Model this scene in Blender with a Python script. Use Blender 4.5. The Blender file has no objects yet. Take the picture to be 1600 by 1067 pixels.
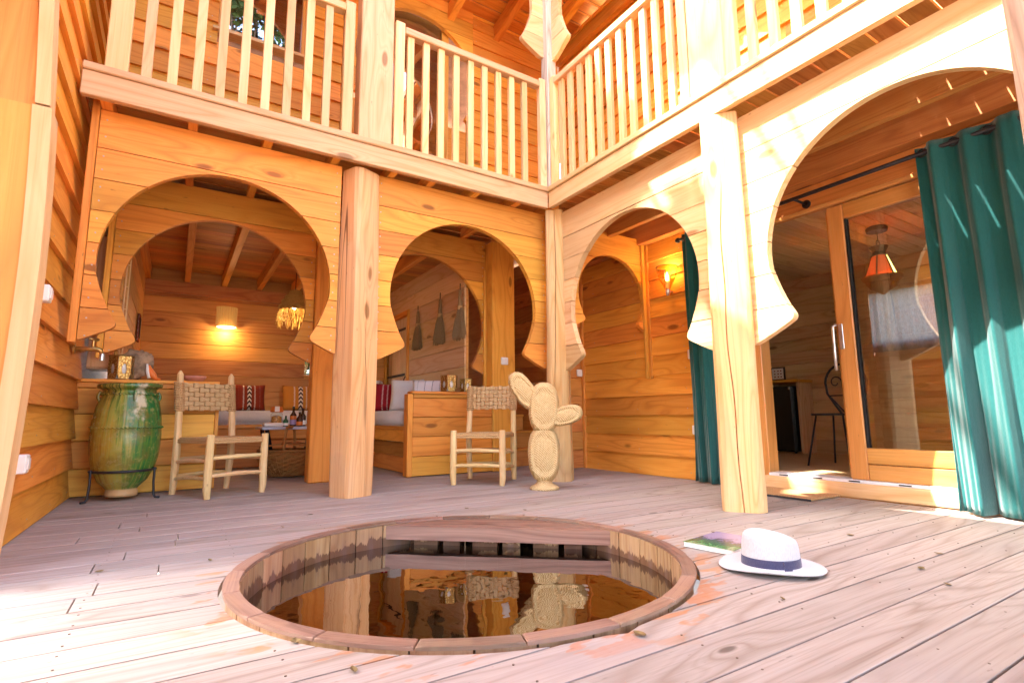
import bpy, bmesh, math, random
from mathutils import Vector, Matrix, noise as mnoise
rnd = random.Random(7)
scene = bpy.context.scene
COL = scene.collection
PI = math.pi

# ------------------------------------------------------------------ camera, sky, sun, exposure
def make_camera():
    yaw, pitch, roll = math.radians(32.267), math.radians(8.175), math.radians(-0.507)
    cy, sy, cp, sp = math.cos(yaw), math.sin(yaw), math.cos(pitch), math.sin(pitch)
    f = Vector((sy*cp, cy*cp, sp)); r = Vector((cy, -sy, 0)); u = r.cross(f)
    cr, sr = math.cos(roll), math.sin(roll)
    r2 = r*cr + u*sr; u2 = u*cr - r*sr
    m = Matrix((r2, u2, -f)).transposed().to_4x4()
    m.translation = (0, 0, 0.56)
    cam = bpy.data.cameras.new('camera'); o = bpy.data.objects.new('camera', cam)
    COL.objects.link(o); o.matrix_world = m
    cam.sensor_width = 36; cam.lens = 36*828.756/1600
    cam.clip_start = 0.02; cam.clip_end = 2000
    scene.camera = o
make_camera()
SUN = Vector((0.70, -0.24, -1.0)).normalized()
world = bpy.data.worlds.new('World'); scene.world = world; world.use_nodes = True
nt = world.node_tree; nt.nodes.clear()
wo = nt.nodes.new('ShaderNodeOutputWorld'); bg = nt.nodes.new('ShaderNodeBackground')
sky = nt.nodes.new('ShaderNodeTexSky'); sky.sky_type = 'NISHITA'; sky.sun_disc = False
sky.sun_elevation = math.asin(-SUN.z); sky.sun_rotation = math.atan2(-SUN.x, -SUN.y)
sky.air_density = 1.0; sky.dust_density = 3.0; sky.ozone_density = 0.4
bg.inputs['Strength'].default_value = 0.15
nt.links.new(sky.outputs[0], bg.inputs[0]); nt.links.new(bg.outputs[0], wo.inputs[0])
sl = bpy.data.lights.new('sun', 'SUN'); sl.energy = 2.0; sl.angle = math.radians(0.6); sl.color = (1.0, 0.94, 0.86)
so = bpy.data.objects.new('sun', sl); COL.objects.link(so)
so.rotation_euler = SUN.to_track_quat('-Z', 'Y').to_euler(); so.location = (-8, 3, 14)
vs = scene.view_settings
scene.display_settings.display_device = 'sRGB'
vs.view_transform = 'Standard'; vs.look = 'None'; vs.gamma = 1.0; vs.use_curve_mapping = False
vs.exposure = 4.05
scene.cycles.diffuse_bounces = 7; scene.cycles.max_bounces = 12; scene.cycles.transparent_max_bounces = 16
scene.cycles.use_denoising = True
scene.cycles.sample_clamp_indirect = 6.0

# ------------------------------------------------------------------ node helpers and materials
class NB:
    def __init__(s, name):
        s.m = bpy.data.materials.new(name); s.m.use_nodes = True
        s.t = s.m.node_tree; s.t.nodes.clear()
        s.out = s.t.nodes.new('ShaderNodeOutputMaterial')
    def n(s, typ, **k):
        nd = s.t.nodes.new(typ)
        for a, v in k.items():
            setattr(nd, a, v)
        return nd
    def l(s, a, b): s.t.links.new(a, b)
    def val(s, sock, v):
        if hasattr(v, 'is_output'): s.l(v, sock)
        else: sock.default_value = v
    def math(s, op, a, b=None, c=None, clamp=False):
        nd = s.n('ShaderNodeMath', operation=op); nd.use_clamp = clamp
        s.val(nd.inputs[0], a)
        if b is not None: s.val(nd.inputs[1], b)
        if c is not None: s.val(nd.inputs[2], c)
        return nd.outputs[0]
    def vmath(s, op, a, b=None):
        nd = s.n('ShaderNodeVectorMath', operation=op); s.val(nd.inputs[0], a)
        if b is not None: s.val(nd.inputs[1], b)
        return nd.outputs['Value'] if op in ('LENGTH', 'DISTANCE', 'DOT_PRODUCT') else nd.outputs[0]
    def noise(s, vec, scale=1.0, detail=2.0, rough=0.5, dist=0.0):
        nd = s.n('ShaderNodeTexNoise'); s.l(vec, nd.inputs['Vector'])
        nd.inputs['Scale'].default_value = scale; nd.inputs['Detail'].default_value = detail
        nd.inputs['Roughness'].default_value = rough; nd.inputs['Distortion'].default_value = dist
        return nd.outputs[0]
    def ramp(s, fac, stops, interp='LINEAR'):
        nd = s.n('ShaderNodeValToRGB'); s.l(fac, nd.inputs[0]); cr = nd.color_ramp; cr.interpolation = interp
        while len(cr.elements) < len(stops): cr.elements.new(0.5)
        for e, (p, c) in zip(cr.elements, stops):
            e.position = p; e.color = (c[0], c[1], c[2], 1) if hasattr(c, '__len__') else (c, c, c, 1)
        return nd.outputs[0]
    def mix(s, fac, a, b, mode='MIX'):
        nd = s.n('ShaderNodeMix', data_type='RGBA', blend_type=mode)
        s.val(nd.inputs[0], fac)
        for i, v in ((6, a), (7, b)):
            if hasattr(v, 'is_output'): s.l(v, nd.inputs[i])
            else: nd.inputs[i].default_value = (v[0], v[1], v[2], 1)
        return nd.outputs[2]
    def step(s, v, a, b):
        nd = s.n('ShaderNodeMapRange'); nd.interpolation_type = 'SMOOTHSTEP'
        s.val(nd.inputs[0], v); nd.inputs[1].default_value = a; nd.inputs[2].default_value = b
        return nd.outputs[0]
    def coords(s): return s.n('ShaderNodeTexCoord').outputs['Object']
    def scaled(s, vec, sc): return s.vmath('MULTIPLY', vec, sc)
    def bsdf(s, color, rough=0.6, bump=None, bs=0.2, bd=0.01, spec=0.4, metal=0.0, **k):
        b = s.n('ShaderNodeBsdfPrincipled')
        if hasattr(color, 'is_output'): s.l(color, b.inputs['Base Color'])
        else: b.inputs['Base Color'].default_value = (*color, 1)
        s.val(b.inputs['Roughness'], rough); b.inputs['Specular IOR Level'].default_value = spec
        b.inputs['Metallic'].default_value = metal
        for kk, v in k.items():
            b.inputs[kk.replace('_', ' ')].default_value = v
        if bump is not None:
            bn = s.n('ShaderNodeBump'); bn.inputs['Strength'].default_value = bs; bn.inputs['Distance'].default_value = bd
            s.l(bump, bn.inputs['Height']); s.l(bn.outputs[0], b.inputs['Normal'])
        s.l(b.outputs[0], s.out.inputs[0])
        return b

def wood(name, dark, mid, light, axis, rough=0.55, ring=9.0, knots=1.0, weather=0.0, fibre=0.45, vary=0.42, crack=0.0, stain=None, spec=0.3, soft=0.42, ks=1.0):
    b = NB(name); co = b.coords()
    oi = b.n('ShaderNodeObjectInfo')
    off = b.vmath('SCALE', (31.7, 57.3, 83.1)); b.l(b.math('MULTIPLY', oi.outputs['Random'], 3.0), off.node.inputs['Scale'])
    p = b.vmath('ADD', co, off)
    def ax(al, cr): return tuple(al if i == axis else cr for i in range(3))
    wob = b.noise(b.scaled(p, ax(0.6, 1.3)), 1.0, 2.0)
    pw = b.vmath('ADD', p, b.vmath('SCALE', (1, 1, 1)))
    sc = pw.node.inputs[1].links[0].from_node; b.l(b.math('MULTIPLY', wob, 0.10), sc.inputs['Scale'])
    vor = b.n('ShaderNodeTexVoronoi'); b.l(b.scaled(pw, ax(1.4, 4.0)), vor.inputs['Vector']); vor.inputs['Scale'].default_value = 1.0
    vd = vor.outputs['Distance']
    kn = b.math('MULTIPLY', b.step(vd, 0.12*ks, 0.06*ks), knots, clamp=True)
    kinf = b.math('POWER', 2.718, b.math('MULTIPLY', vd, -7.0))
    n1 = b.noise(b.scaled(p, ax(0.42, 4.5)), 1.0, 1.5, 0.5, 0.35)
    rg = b.math('PINGPONG', b.math('ADD', b.math('MULTIPLY', n1, ring), b.math('MULTIPLY', kinf, 2.2*knots)), 0.5)
    rg = b.math('MULTIPLY', rg, 2.0)
    fb = b.noise(b.scaled(p, ax(2.5, 130.0)), 1.0, 3.0, 0.6)
    big = b.noise(b.scaled(p, ax(0.5, 2.0)), 1.0, 3.0)
    col = b.ramp(rg, [(0.0, dark), (0.30, mid), (0.75, light), (1.0, mid)])
    col = b.mix(soft, col, mid)
    col = b.mix(b.math('MULTIPLY', b.step(fb, 0.45, 0.75), fibre), col, dark)
    col = b.mix(b.math('MULTIPLY', b.step(big, 0.42, 0.68), 0.35), col, light)
    if weather:
        wn = b.noise(b.scaled(p, ax(0.9, 3.2)), 1.0, 4.0, 0.6)
        col = b.mix(b.math('MULTIPLY', b.step(wn, 0.35, 0.65), weather), col, (0.36, 0.31, 0.285))
    kcol = tuple(c*0.42 for c in dark)
    col = b.mix(b.math('MULTIPLY', kn, 0.8), col, kcol)
    sp = b.noise(b.scaled(p, ax(14.0, 40.0)), 1.0, 2.0)
    col = b.mix(b.math('MULTIPLY', b.step(sp, 0.72, 0.80), 0.5), col, kcol)
    if crack:
        cn = b.noise(b.scaled(p, ax(0.10, 5.0)), 1.0, 1.0, 0.5, 0.1)
        cm = b.math('MULTIPLY', b.step(b.math('ABSOLUTE', b.math('SUBTRACT', cn, 0.5)), 0.006, 0.002), b.step(big, 0.45, 0.55))
        col = b.mix(b.math('MULTIPLY', cm, crack), col, (0.09, 0.035, 0.015))
    if stain: col = stain(b, co, col)
    hv = b.n('ShaderNodeHueSaturation'); b.l(col, hv.inputs['Color'])
    b.l(b.math('ADD', b.math('MULTIPLY', oi.outputs['Random'], vary), 1.0-vary/2), hv.inputs['Value'])
    b.l(b.math('ADD', b.math('MULTIPLY', b.math('FRACT', b.math('MULTIPLY', oi.outputs['Random'], 17.3)), 0.022), 0.489), hv.inputs['Hue'])
    h = b.math('ADD', b.math('MULTIPLY', rg, 0.5), b.math('MULTIPLY', fb, 0.9))
    rr = b.math('ADD', b.math('MULTIPLY', fb, 0.25), rough-0.12)
    b.bsdf(hv.outputs[0], rr, h, 0.22, 0.004, spec)
    return b.m

def deck_stain(b, co, col):
    # wet orange drip marks round the tub rim, grey scuffs and scattered dirt; they belong to the boards
    d = b.vmath('DISTANCE', b.vmath('MULTIPLY', co, (1, 1, 0)), (1.046, 2.006, 0))
    n = b.noise(b.scaled(co, (5.0, 14.0, 5.0)), 1.0, 3.0, 0.55, 0.4)
    sp_ = b.n('ShaderNodeSeparateXYZ'); b.l(co, sp_.inputs[0])
    near = b.step(d, 1.10, 0.91)
    side = b.step(b.math('SUBTRACT', sp_.outputs[0], sp_.outputs[1]), -0.9, 0.4)
    m = b.math('MULTIPLY', near, b.step(b.math('ADD', n, b.math('ADD', b.math('MULTIPLY', near, 0.06), b.math('MULTIPLY', side, 0.035))), 0.615, 0.66))
    col = b.mix(b.math('MULTIPLY', m, b.math('ADD', b.math('MULTIPLY', b.noise(co, 30.0, 3.0), 0.6), 0.35)), col, (0.40, 0.155, 0.045))
    n2 = b.noise(b.scaled(co, (1.6, 3.0, 1.0)), 1.0, 5.0, 0.6)
    col = b.mix(b.math('MULTIPLY', b.step(n2, 0.52, 0.68), 0.45), col, (0.30, 0.258, 0.24))
    n3 = b.noise(b.scaled(co, (22.0, 60.0, 10.0)), 1.0, 2.0, 0.5)
    col = b.mix(b.math('MULTIPLY', b.step(n3, 0.71, 0.76), 0.55), col, (0.20, 0.13, 0.11))
    return col

M = {}
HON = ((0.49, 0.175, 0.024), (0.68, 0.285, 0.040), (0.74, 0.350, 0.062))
PAL = ((0.52, 0.28, 0.095), (0.64, 0.405, 0.195), (0.70, 0.48, 0.26))
GRY = ((0.36, 0.27, 0.20), (0.56, 0.46, 0.37), (0.66, 0.58, 0.49))
DCK = ((0.20, 0.145, 0.112), (0.312, 0.260, 0.222), (0.37, 0.318, 0.28))
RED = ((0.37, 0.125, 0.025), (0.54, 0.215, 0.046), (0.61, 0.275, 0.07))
TUB = ((0.19, 0.085, 0.035), (0.32, 0.18, 0.088), (0.40, 0.25, 0.135))
ROOM = ((0.46, 0.27, 0.125), (0.62, 0.42, 0.225), (0.69, 0.50, 0.30))
for ax, a in ((0, 'x'), (1, 'y'), (2, 'z')):
    M['honey_'+a] = wood('honey_larch_'+a, *HON, ax)
    M['pale_'+a] = wood('pale_larch_'+a, *PAL, ax)
    M['grey_'+a] = wood('weathered_larch_'+a, *GRY, ax, weather=0.12, ring=12, crack=0.4, soft=0.25)
    M['red_'+a] = wood('shaded_larch_'+a, *RED, ax)  # darker, redder copy of the larch with shade put into its colour
    M['room_'+a] = wood('room_pine_'+a, *ROOM, ax, knots=1.0)
M['post'] = wood('log_post_wood', (0.46, 0.215, 0.06), (0.61, 0.35, 0.14), (0.68, 0.43, 0.20), 2, ring=12, crack=0.8, weather=0.18)
M['deck'] = wood('weathered_deck', *DCK, 0, rough=0.6, ring=10, weather=0.3, stain=deck_stain, vary=0.18, spec=0.2, fibre=0.6, soft=0.30, ks=0.5)
M['cut'] = wood('sawn_edge_wood', *PAL, 2)

def plain(name, col, rough=0.5, metal=0.0, spec=0.5, var=0.12, sc=30.0, **k):
    b = NB(name); n = b.noise(b.coords(), sc, 3.0)
    c = b.mix(b.step(n, 0.3, 0.7), tuple(x*(1-var) for x in col), tuple(min(1, x*(1+var)) for x in col))
    b.bsdf(c, rough, n, 0.08, 0.003, spec, metal, **k)
    return b.m
M['iron'] = plain('black_iron', (0.022, 0.020, 0.024), 0.45, 0.3)
M['brass'] = plain('aged_brass', (0.46, 0.28, 0.09), 0.35, 0.8)
M['chrome'] = plain('dull_metal', (0.55, 0.55, 0.56), 0.3, 0.9)
M['white_plastic'] = plain('white_plastic', (0.80, 0.78, 0.74), 0.35, var=0.03)
M['alu'] = plain('white_threshold_metal', (0.74, 0.74, 0.78), 0.35, 0.1, var=0.04)
M['fridge'] = plain('black_fridge_paint', (0.012, 0.012, 0.013), 0.3, var=0.05)
M['rubber'] = plain('dark_rubber', (0.03, 0.03, 0.035), 0.7)
M['screw'] = plain('screw_steel', (0.42, 0.40, 0.38), 0.4, 0.7)
M['dark_screw'] = plain('rusty_screw', (0.13, 0.085, 0.06), 0.6, 0.3)
M['dark'] = plain('dark_gap', (0.012, 0.010, 0.009), 0.9)
M['doorframe'] = wood('varnished_door_frame', (0.40, 0.17, 0.035), (0.56, 0.26, 0.06), (0.62, 0.31, 0.085), 2, rough=0.3, knots=0.0, ring=6, vary=0.06, spec=0.5)
M['doorrail'] = wood('varnished_door_rail', (0.40, 0.17, 0.035), (0.56, 0.26, 0.06), (0.62, 0.31, 0.085), 1, rough=0.3, knots=0.0, ring=6, vary=0.06, spec=0.5)

def fabric(name, c1, c2, sc=260.0, rough=0.9, sheen=0.3, trans=0.0, crease=0.6):
    b = NB(name); co = b.coords()
    n = b.noise(b.scaled(co, (sc, sc, sc*0.25)), 1.0, 2.0); n2 = b.noise(co, 5.0, 3.0)
    col = b.mix(b.step(n, 0.3, 0.7), c1, c2); col = b.mix(b.math('MULTIPLY', n2, 0.3), col, c2)
    cr_ = b.noise(b.scaled(co, (9.0, 9.0, 2.6)), 1.0, 4.0, 0.6, 0.6)
    pb = b.bsdf(col, rough, b.math('ADD', b.math('MULTIPLY', n, 0.2), b.math('MULTIPLY', cr_, crease)), 0.5, 0.012, 0.2)
    pb.inputs['Sheen Weight'].default_value = sheen
    if trans:
        t = b.n('ShaderNodeBsdfTranslucent'); b.l(col, t.inputs[0])
        mx = b.n('ShaderNodeMixShader'); mx.inputs[0].default_value = trans
        b.l(pb.outputs[0], mx.inputs[1]); b.l(t.outputs[0], mx.inputs[2]); b.l(mx.outputs[0], b.out.inputs[0])
    return b.m
M['teal'] = fabric('teal_linen', (0.008, 0.085, 0.082), (0.010, 0.098, 0.095), trans=0.06)
M['white_cloth'] = fabric('off_white_cloth', (0.56, 0.51, 0.48), (0.64, 0.59, 0.56))
M['grey_cloth'] = fabric('grey_linen', (0.20, 0.19, 0.18), (0.33, 0.31, 0.29), sc=120, trans=0.5)
M['hat'] = fabric('white_straw_hat', (0.40, 0.388, 0.395), (0.47, 0.458, 0.462), sc=300, rough=0.8, crease=0.25)
M['ribbon'] = fabric('blue_grey_ribbon', (0.035, 0.033, 0.075), (0.05, 0.048, 0.095), sc=500)

def stripes(name, base, line, axis=0, freq=8.0, duty=0.16, second=None):
    b = NB(name); co = b.n('ShaderNodeTexCoord').outputs['Generated']
    sep = b.n('ShaderNodeSeparateXYZ'); b.l(co, sep.inputs[0])
    u, v = sep.outputs[axis], sep.outputs[2]
    zig = b.math('MULTIPLY', b.math('PINGPONG', b.math('MULTIPLY', v, 16.0), 0.5), 0.02)
    f = b.math('PINGPONG', b.math('MULTIPLY', b.math('ADD', u, zig), freq), 0.5)
    band = b.math('MULTIPLY', b.step(b.math('ABSOLUTE', b.math('SUBTRACT', u, 0.5)), 0.33, 0.28), b.step(f, duty, duty*0.6))
    dash = b.step(b.math('PINGPONG', b.math('MULTIPLY', v, 22.0), 0.5), 0.16, 0.22)
    col = b.mix(b.math('MULTIPLY', band, dash), base, line)
    if second:
        cen = b.step(b.math('ABSOLUTE', b.math('SUBTRACT', u, 0.5)), 0.07, 0.05)
        chev = b.step(b.math('PINGPONG', b.math('ADD', b.math('MULTIPLY', v, 6.0), b.math('MULTIPLY', b.math('ABSOLUTE', b.math('SUBTRACT', u, 0.5)), 9.0)), 0.5), 0.22, 0.28)
        col = b.mix(cen, col, b.mix(chev, second, line))
    n = b.noise(b.coords(), 240.0, 2.0)
    b.bsdf(col, 0.95, n, 0.2, 0.003, 0.15)
    return b.m
M['red_pillow'] = stripes('red_striped_wool', (0.30, 0.012, 0.022), (0.70, 0.52, 0.50), 0, 7.0)
M['rust_pillow'] = stripes('rust_chevron_wool', (0.22, 0.030, 0.014), (0.62, 0.55, 0.48), 0, 6.0, 0.14, (0.03, 0.02, 0.02))
M['orange_pillow'] = stripes('orange_chevron_wool', (0.50, 0.19, 0.03), (0.70, 0.62, 0.52), 0, 6.0, 0.14, (0.03, 0.02, 0.03))
M['white_pillow'] = stripes('white_striped_cotton', (0.74, 0.70, 0.70), (0.06, 0.06, 0.09), 0, 5.0, 0.07)

def straw(name, c1, c2, c3, sc=1.0, herring=True):
    b = NB(name); co = b.coords()
    w = b.n('ShaderNodeTexWave'); w.wave_type = 'BANDS'; w.bands_direction = 'DIAGONAL'
    b.l(co, w.inputs['Vector']); w.inputs['Scale'].default_value = 34.0*sc; w.inputs['Distortion'].default_value = 3.0
    w.inputs['Detail'].default_value = 2.0; w.inputs['Detail Scale'].default_value = 6.0
    n = b.noise(b.scaled(co, (90*sc, 90*sc, 30*sc)), 1.0, 3.0)
    f = b.math('ADD', b.math('MULTIPLY', w.outputs[1], 0.55), b.math('MULTIPLY', n, 0.45))
    col = b.ramp(f, [(0.12, c1), (0.5, c2), (0.85, c3)])
    b.bsdf(col, 0.8, f, 0.7, 0.006, 0.2)
    return b.m
M['raffia'] = straw('plaited_raffia', (0.36, 0.21, 0.07), (0.60, 0.42, 0.19), (0.70, 0.55, 0.31))
M['rush'] = straw('woven_rush', (0.34, 0.17, 0.055), (0.58, 0.35, 0.15), (0.68, 0.47, 0.24), 2.0)
M['rush_back'] = straw('plaited_seagrass', (0.46, 0.27, 0.11), (0.66, 0.44, 0.21), (0.73, 0.54, 0.30), 2.5)
M['wicker'] = straw('brown_wicker', (0.16, 0.06, 0.015), (0.38, 0.16, 0.04), (0.50, 0.25, 0.08), 2.0)
M['palm'] = straw('dry_palm_straw', (0.34, 0.19, 0.04), (0.58, 0.36, 0.09), (0.70, 0.48, 0.16), 2.0)
M['broom'] = straw('dry_broom_straw', (0.14, 0.08, 0.032), (0.30, 0.19, 0.085), (0.44, 0.30, 0.15), 3.0)
M['chairwood'] = wood('peeled_poplar', (0.52, 0.29, 0.11), (0.68, 0.45, 0.20), (0.74, 0.53, 0.28), 2, knots=0.7, vary=0.1)
M['chairwood_x'] = wood('peeled_poplar_rail', (0.52, 0.29, 0.11), (0.68, 0.45, 0.20), (0.74, 0.53, 0.28), 0, knots=0.6, vary=0.1)

def glaze():
    b = NB('green_ochre_glaze'); co = b.coords()
    sep = b.n('ShaderNodeSeparateXYZ'); b.l(co, sep.inputs[0])
    ang = b.math('ARCTAN2', sep.outputs[1], sep.outputs[0])
    cv = b.n('ShaderNodeCombineXYZ'); b.l(b.math('MULTIPLY', ang, 5.5), cv.inputs[0]); b.l(b.math('MULTIPLY', sep.outputs[2], 1.6), cv.inputs[1])
    dr = b.noise(cv.outputs[0], 2.2, 4.0, 0.6, 0.3)
    pat = b.noise(co, 7.0, 5.0, 0.65)
    zf = b.step(sep.outputs[2], 0.20, 0.80)
    side = b.step(sep.outputs[0], -0.16, 0.13)
    g = b.math('ADD', b.math('MULTIPLY', side, 0.42), b.math('ADD', b.math('MULTIPLY', dr, 0.75), b.math('MULTIPLY', zf, 0.16)))
    col = b.ramp(g, [(0.28, (0.25, 0.12, 0.015)), (0.45, (0.36, 0.25, 0.035)), (0.62, (0.28, 0.28, 0.05)), (0.76, (0.07, 0.18, 0.025)), (0.95, (0.003, 0.12, 0.030))])
    col = b.mix(b.math('MULTIPLY', b.step(pat, 0.46, 0.64), 0.6), col, (0.16, 0.10, 0.02))
    pat2 = b.noise(co, 26.0, 4.0, 0.7)
    col = b.mix(b.math('MULTIPLY', b.step(pat2, 0.52, 0.66), 0.5), col, (0.34, 0.30, 0.10))
    top = b.math('MULTIPLY', b.step(sep.outputs[2], 0.60, 0.80), b.step(b.math('ADD', dr, b.math('MULTIPLY', side, -0.28)), 0.36, 0.50))
    col = b.mix(b.math('MULTIPLY', top, 0.75), col, (0.025, 0.045, 0.010))
    chip_glint = b.step(b.math('MULTIPLY', b.noise(co, 16.0, 5.0, 0.7), b.math('MULTIPLY', b.step(b.math('ABSOLUTE', b.math('SUBTRACT', ang, -1.15)), 0.6, 0.05), b.step(sep.outputs[2], 0.38, 0.66))), 0.36, 0.58)
    col = b.mix(b.math('MULTIPLY', chip_glint, 0.7), col, (0.62, 0.56, 0.42))  # white chips and a specular highlight painted into the glaze
    clay = b.step(sep.outputs[2], 0.085, 0.07)
    col = b.mix(clay, col, (0.55, 0.36, 0.17))
    b.bsdf(col, b.math('ADD', b.math('MULTIPLY', pat, 0.3), 0.08), b.math('ADD', dr, b.math('MULTIPLY', pat, 0.5)), 0.35, 0.01, 0.6)
    return b.m
M['glaze'] = glaze()
M['clay'] = plain('pink_clay', (0.50, 0.20, 0.13), 0.7)
M['rock'] = plain('rough_driftwood', (0.30, 0.20, 0.12), 0.9, var=0.5, sc=14.0)
M['marble'] = plain('pale_blue_tabletop', (0.42, 0.46, 0.58), 0.2, var=0.15, sc=6.0)
M['paper'] = plain('white_paper', (0.78, 0.75, 0.70), 0.7, var=0.03)
M['amber'] = plain('dark_bottle_glass', (0.045, 0.016, 0.008), 0.12, var=0.05)
M['orange_label'] = plain('orange_label', (0.72, 0.17, 0.02), 0.5, var=0.04)
M['lilac_label'] = plain('lilac_label', (0.36, 0.25, 0.45), 0.5, var=0.04)
M['green_label'] = plain('green_glass', (0.03, 0.12, 0.06), 0.2, var=0.1)
M['biscuit'] = plain('biscuits', (0.58, 0.27, 0.06), 0.8, var=0.5, sc=60.0)
M['mat'] = plain('coir_mat', (0.40, 0.22, 0.09), 0.95, var=0.5, sc=180.0)
M['leaf_dry'] = plain('fallen_leaf', (0.17, 0.11, 0.035), 0.8, var=0.4, sc=40.0)
M['candle'] = plain('white_wax_glass', (0.72, 0.66, 0.60), 0.4, var=0.04)

def brass_pattern():
    b = NB('embossed_brass'); co = b.coords()
    v = b.n('ShaderNodeTexVoronoi'); b.l(co, v.inputs['Vector']); v.inputs['Scale'].default_value = 75.0
    n = b.noise(co, 40.0, 3.0)
    col = b.mix(b.step(v.outputs['Distance'], 0.25, 0.6), (0.62, 0.42, 0.14), (0.30, 0.15, 0.035))
    b.bsdf(col, 0.35, b.math('ADD', v.outputs['Distance'], n), 0.5, 0.004, 0.5, 0.75)
    return b.m
M['embossed'] = brass_pattern()

def book_cover():
    b = NB('printed_garden_cover'); co = b.coords()
    n = b.noise(b.scaled(co, (7, 12, 1)), 1.0, 6.0, 0.75, 0.6); n2 = b.noise(co, 60.0, 3.0, 0.7)
    sep = b.n('ShaderNodeSeparateXYZ'); b.l(co, sep.inputs[0])
    f = b.math('ADD', b.math('MULTIPLY', sep.outputs[0], 2.2), b.math('ADD', b.math('MULTIPLY', n, 0.9), b.math('MULTIPLY', n2, 0.35)))
    col = b.ramp(f, [(0.30, (0.42, 0.33, 0.05)), (0.45, (0.10, 0.13, 0.05)), (0.58, (0.30, 0.34, 0.22)), (0.70, (0.03, 0.19, 0.05)), (0.85, (0.09, 0.07, 0.10)), (1.0, (0.32, 0.25, 0.36))])
    b.bsdf(col, 0.25, None, spec=0.5)
    return b.m
M['cover'] = book_cover()

def tub_mat(name, axis):
    def wet(b, co, col):
        sep = b.n('ShaderNodeSeparateXYZ'); b.l(co, sep.inputs[0])
        oi2 = b.n('ShaderNodeObjectInfo'); of = b.vmath('SCALE', (3.1, 57.3, 1.7)); b.l(oi2.outputs['Random'], of.node.inputs['Scale'])
        n = b.noise(b.scaled(b.vmath('ADD', co, of), (9, 24, 3)), 1.0, 4.0, 0.7)
        lev = b.math('ADD', sep.outputs[2], b.math('ADD', b.math('MULTIPLY', n, -0.13), b.math('MULTIPLY', oi2.outputs['Random'], 0.03)))
        m = b.step(lev, -0.118, -0.126)
        col = b.mix(b.math('MULTIPLY', m, 0.82), col, (0.085, 0.028, 0.012))
        n2 = b.noise(b.scaled(co, (9, 9, 2)), 1.0, 4.0, 0.6)
        return b.mix(b.math('MULTIPLY', b.step(n2, 0.5, 0.66), 0.55), col, (0.16, 0.09, 0.075))
    return wood(name, *TUB, axis, ring=8, vary=0.4, stain=wet)
def rim_stain(b, co, col):
    n = b.noise(b.scaled(co, (9, 22, 9)), 1.0, 4.0, 0.65)
    return b.mix(b.math('MULTIPLY', b.step(n, 0.5, 0.62), 0.6), col, (0.27, 0.165, 0.105))
M['stave'] = tub_mat('tub_stave_wood', 2)
M['tubrim'] = wood('tub_rim_wood', (0.10, 0.045, 0.028), (0.205, 0.11, 0.070), (0.28, 0.17, 0.115), 0, ring=7, vary=0.4, weather=0.12, stain=rim_stain)
M['tublid'] = wood('tub_lid_wood', (0.10, 0.04, 0.025), (0.20, 0.095, 0.065), (0.29, 0.155, 0.11), 0, ring=7, vary=0.2, weather=0.1)

def water():
    b = NB('tub_water'); co = b.coords()
    n = b.math('ADD', b.noise(co, 4.0, 1.0, 0.5, 0.2), b.math('MULTIPLY', b.noise(co, 17.0, 1.0), 0.16))
    bn = b.n('ShaderNodeBump'); bn.inputs['Strength'].default_value = 0.07; bn.inputs['Distance'].default_value = 0.03; b.l(n, bn.inputs['Height'])
    tr = b.n('ShaderNodeBsdfTransparent'); tr.inputs[0].default_value = (0.09, 0.055, 0.038, 1)
    gl = b.n('ShaderNodeBsdfGlossy'); gl.inputs['Roughness'].default_value = 0.008; gl.inputs[0].default_value = (1, 1, 1, 1); b.l(bn.outputs[0], gl.inputs['Normal'])
    fr = b.n('ShaderNodeLayerWeight'); b.l(bn.outputs[0], fr.inputs['Normal'])
    mx = b.n('ShaderNodeMixShader'); b.l(b.math('ADD', b.math('MULTIPLY', b.math('POWER', fr.outputs['Facing'], 2.0), 0.95), 0.03), mx.inputs[0])
    b.l(tr.outputs[0], mx.inputs[1]); b.l(gl.outputs[0], mx.inputs[2]); b.l(mx.outputs[0], b.out.inputs[0])
    return b.m
M['water'] = water()

def glass(name, tint=(0.92, 0.94, 0.93), ior=1.52, rough=0.0, gain=1.0):
    b = NB(name)
    tr = b.n('ShaderNodeBsdfTransparent'); tr.inputs[0].default_value = (*tint, 1)
    gl = b.n('ShaderNodeBsdfGlossy'); gl.inputs['Roughness'].default_value = rough
    fr = b.n('ShaderNodeLayerWeight')
    f0 = ((ior-1)/(ior+1))**2
    fx = b.math('ADD', b.math('MULTIPLY', b.math('POWER', fr.outputs['Facing'], 5.0), 1-f0), f0)
    mx = b.n('ShaderNodeMixShader'); b.l(b.math('MULTIPLY', fx, gain, clamp=True), mx.inputs[0])
    b.l(tr.outputs[0], mx.inputs[1]); b.l(gl.outputs[0], mx.inputs[2]); b.l(mx.outputs[0], b.out.inputs[0])
    return b.m
M['glass'] = glass('door_glass', gain=5.0)
M['mirror_glass'] = glass('coated_window_glass', (0.6, 0.62, 0.62), 2.3, gain=3.0)
M['thin_glass'] = glass('thin_glass')
M['amber_glass'] = glass('amber_glass', (0.93, 0.70, 0.38), 1.6, 0.15, 1.5)

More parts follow.
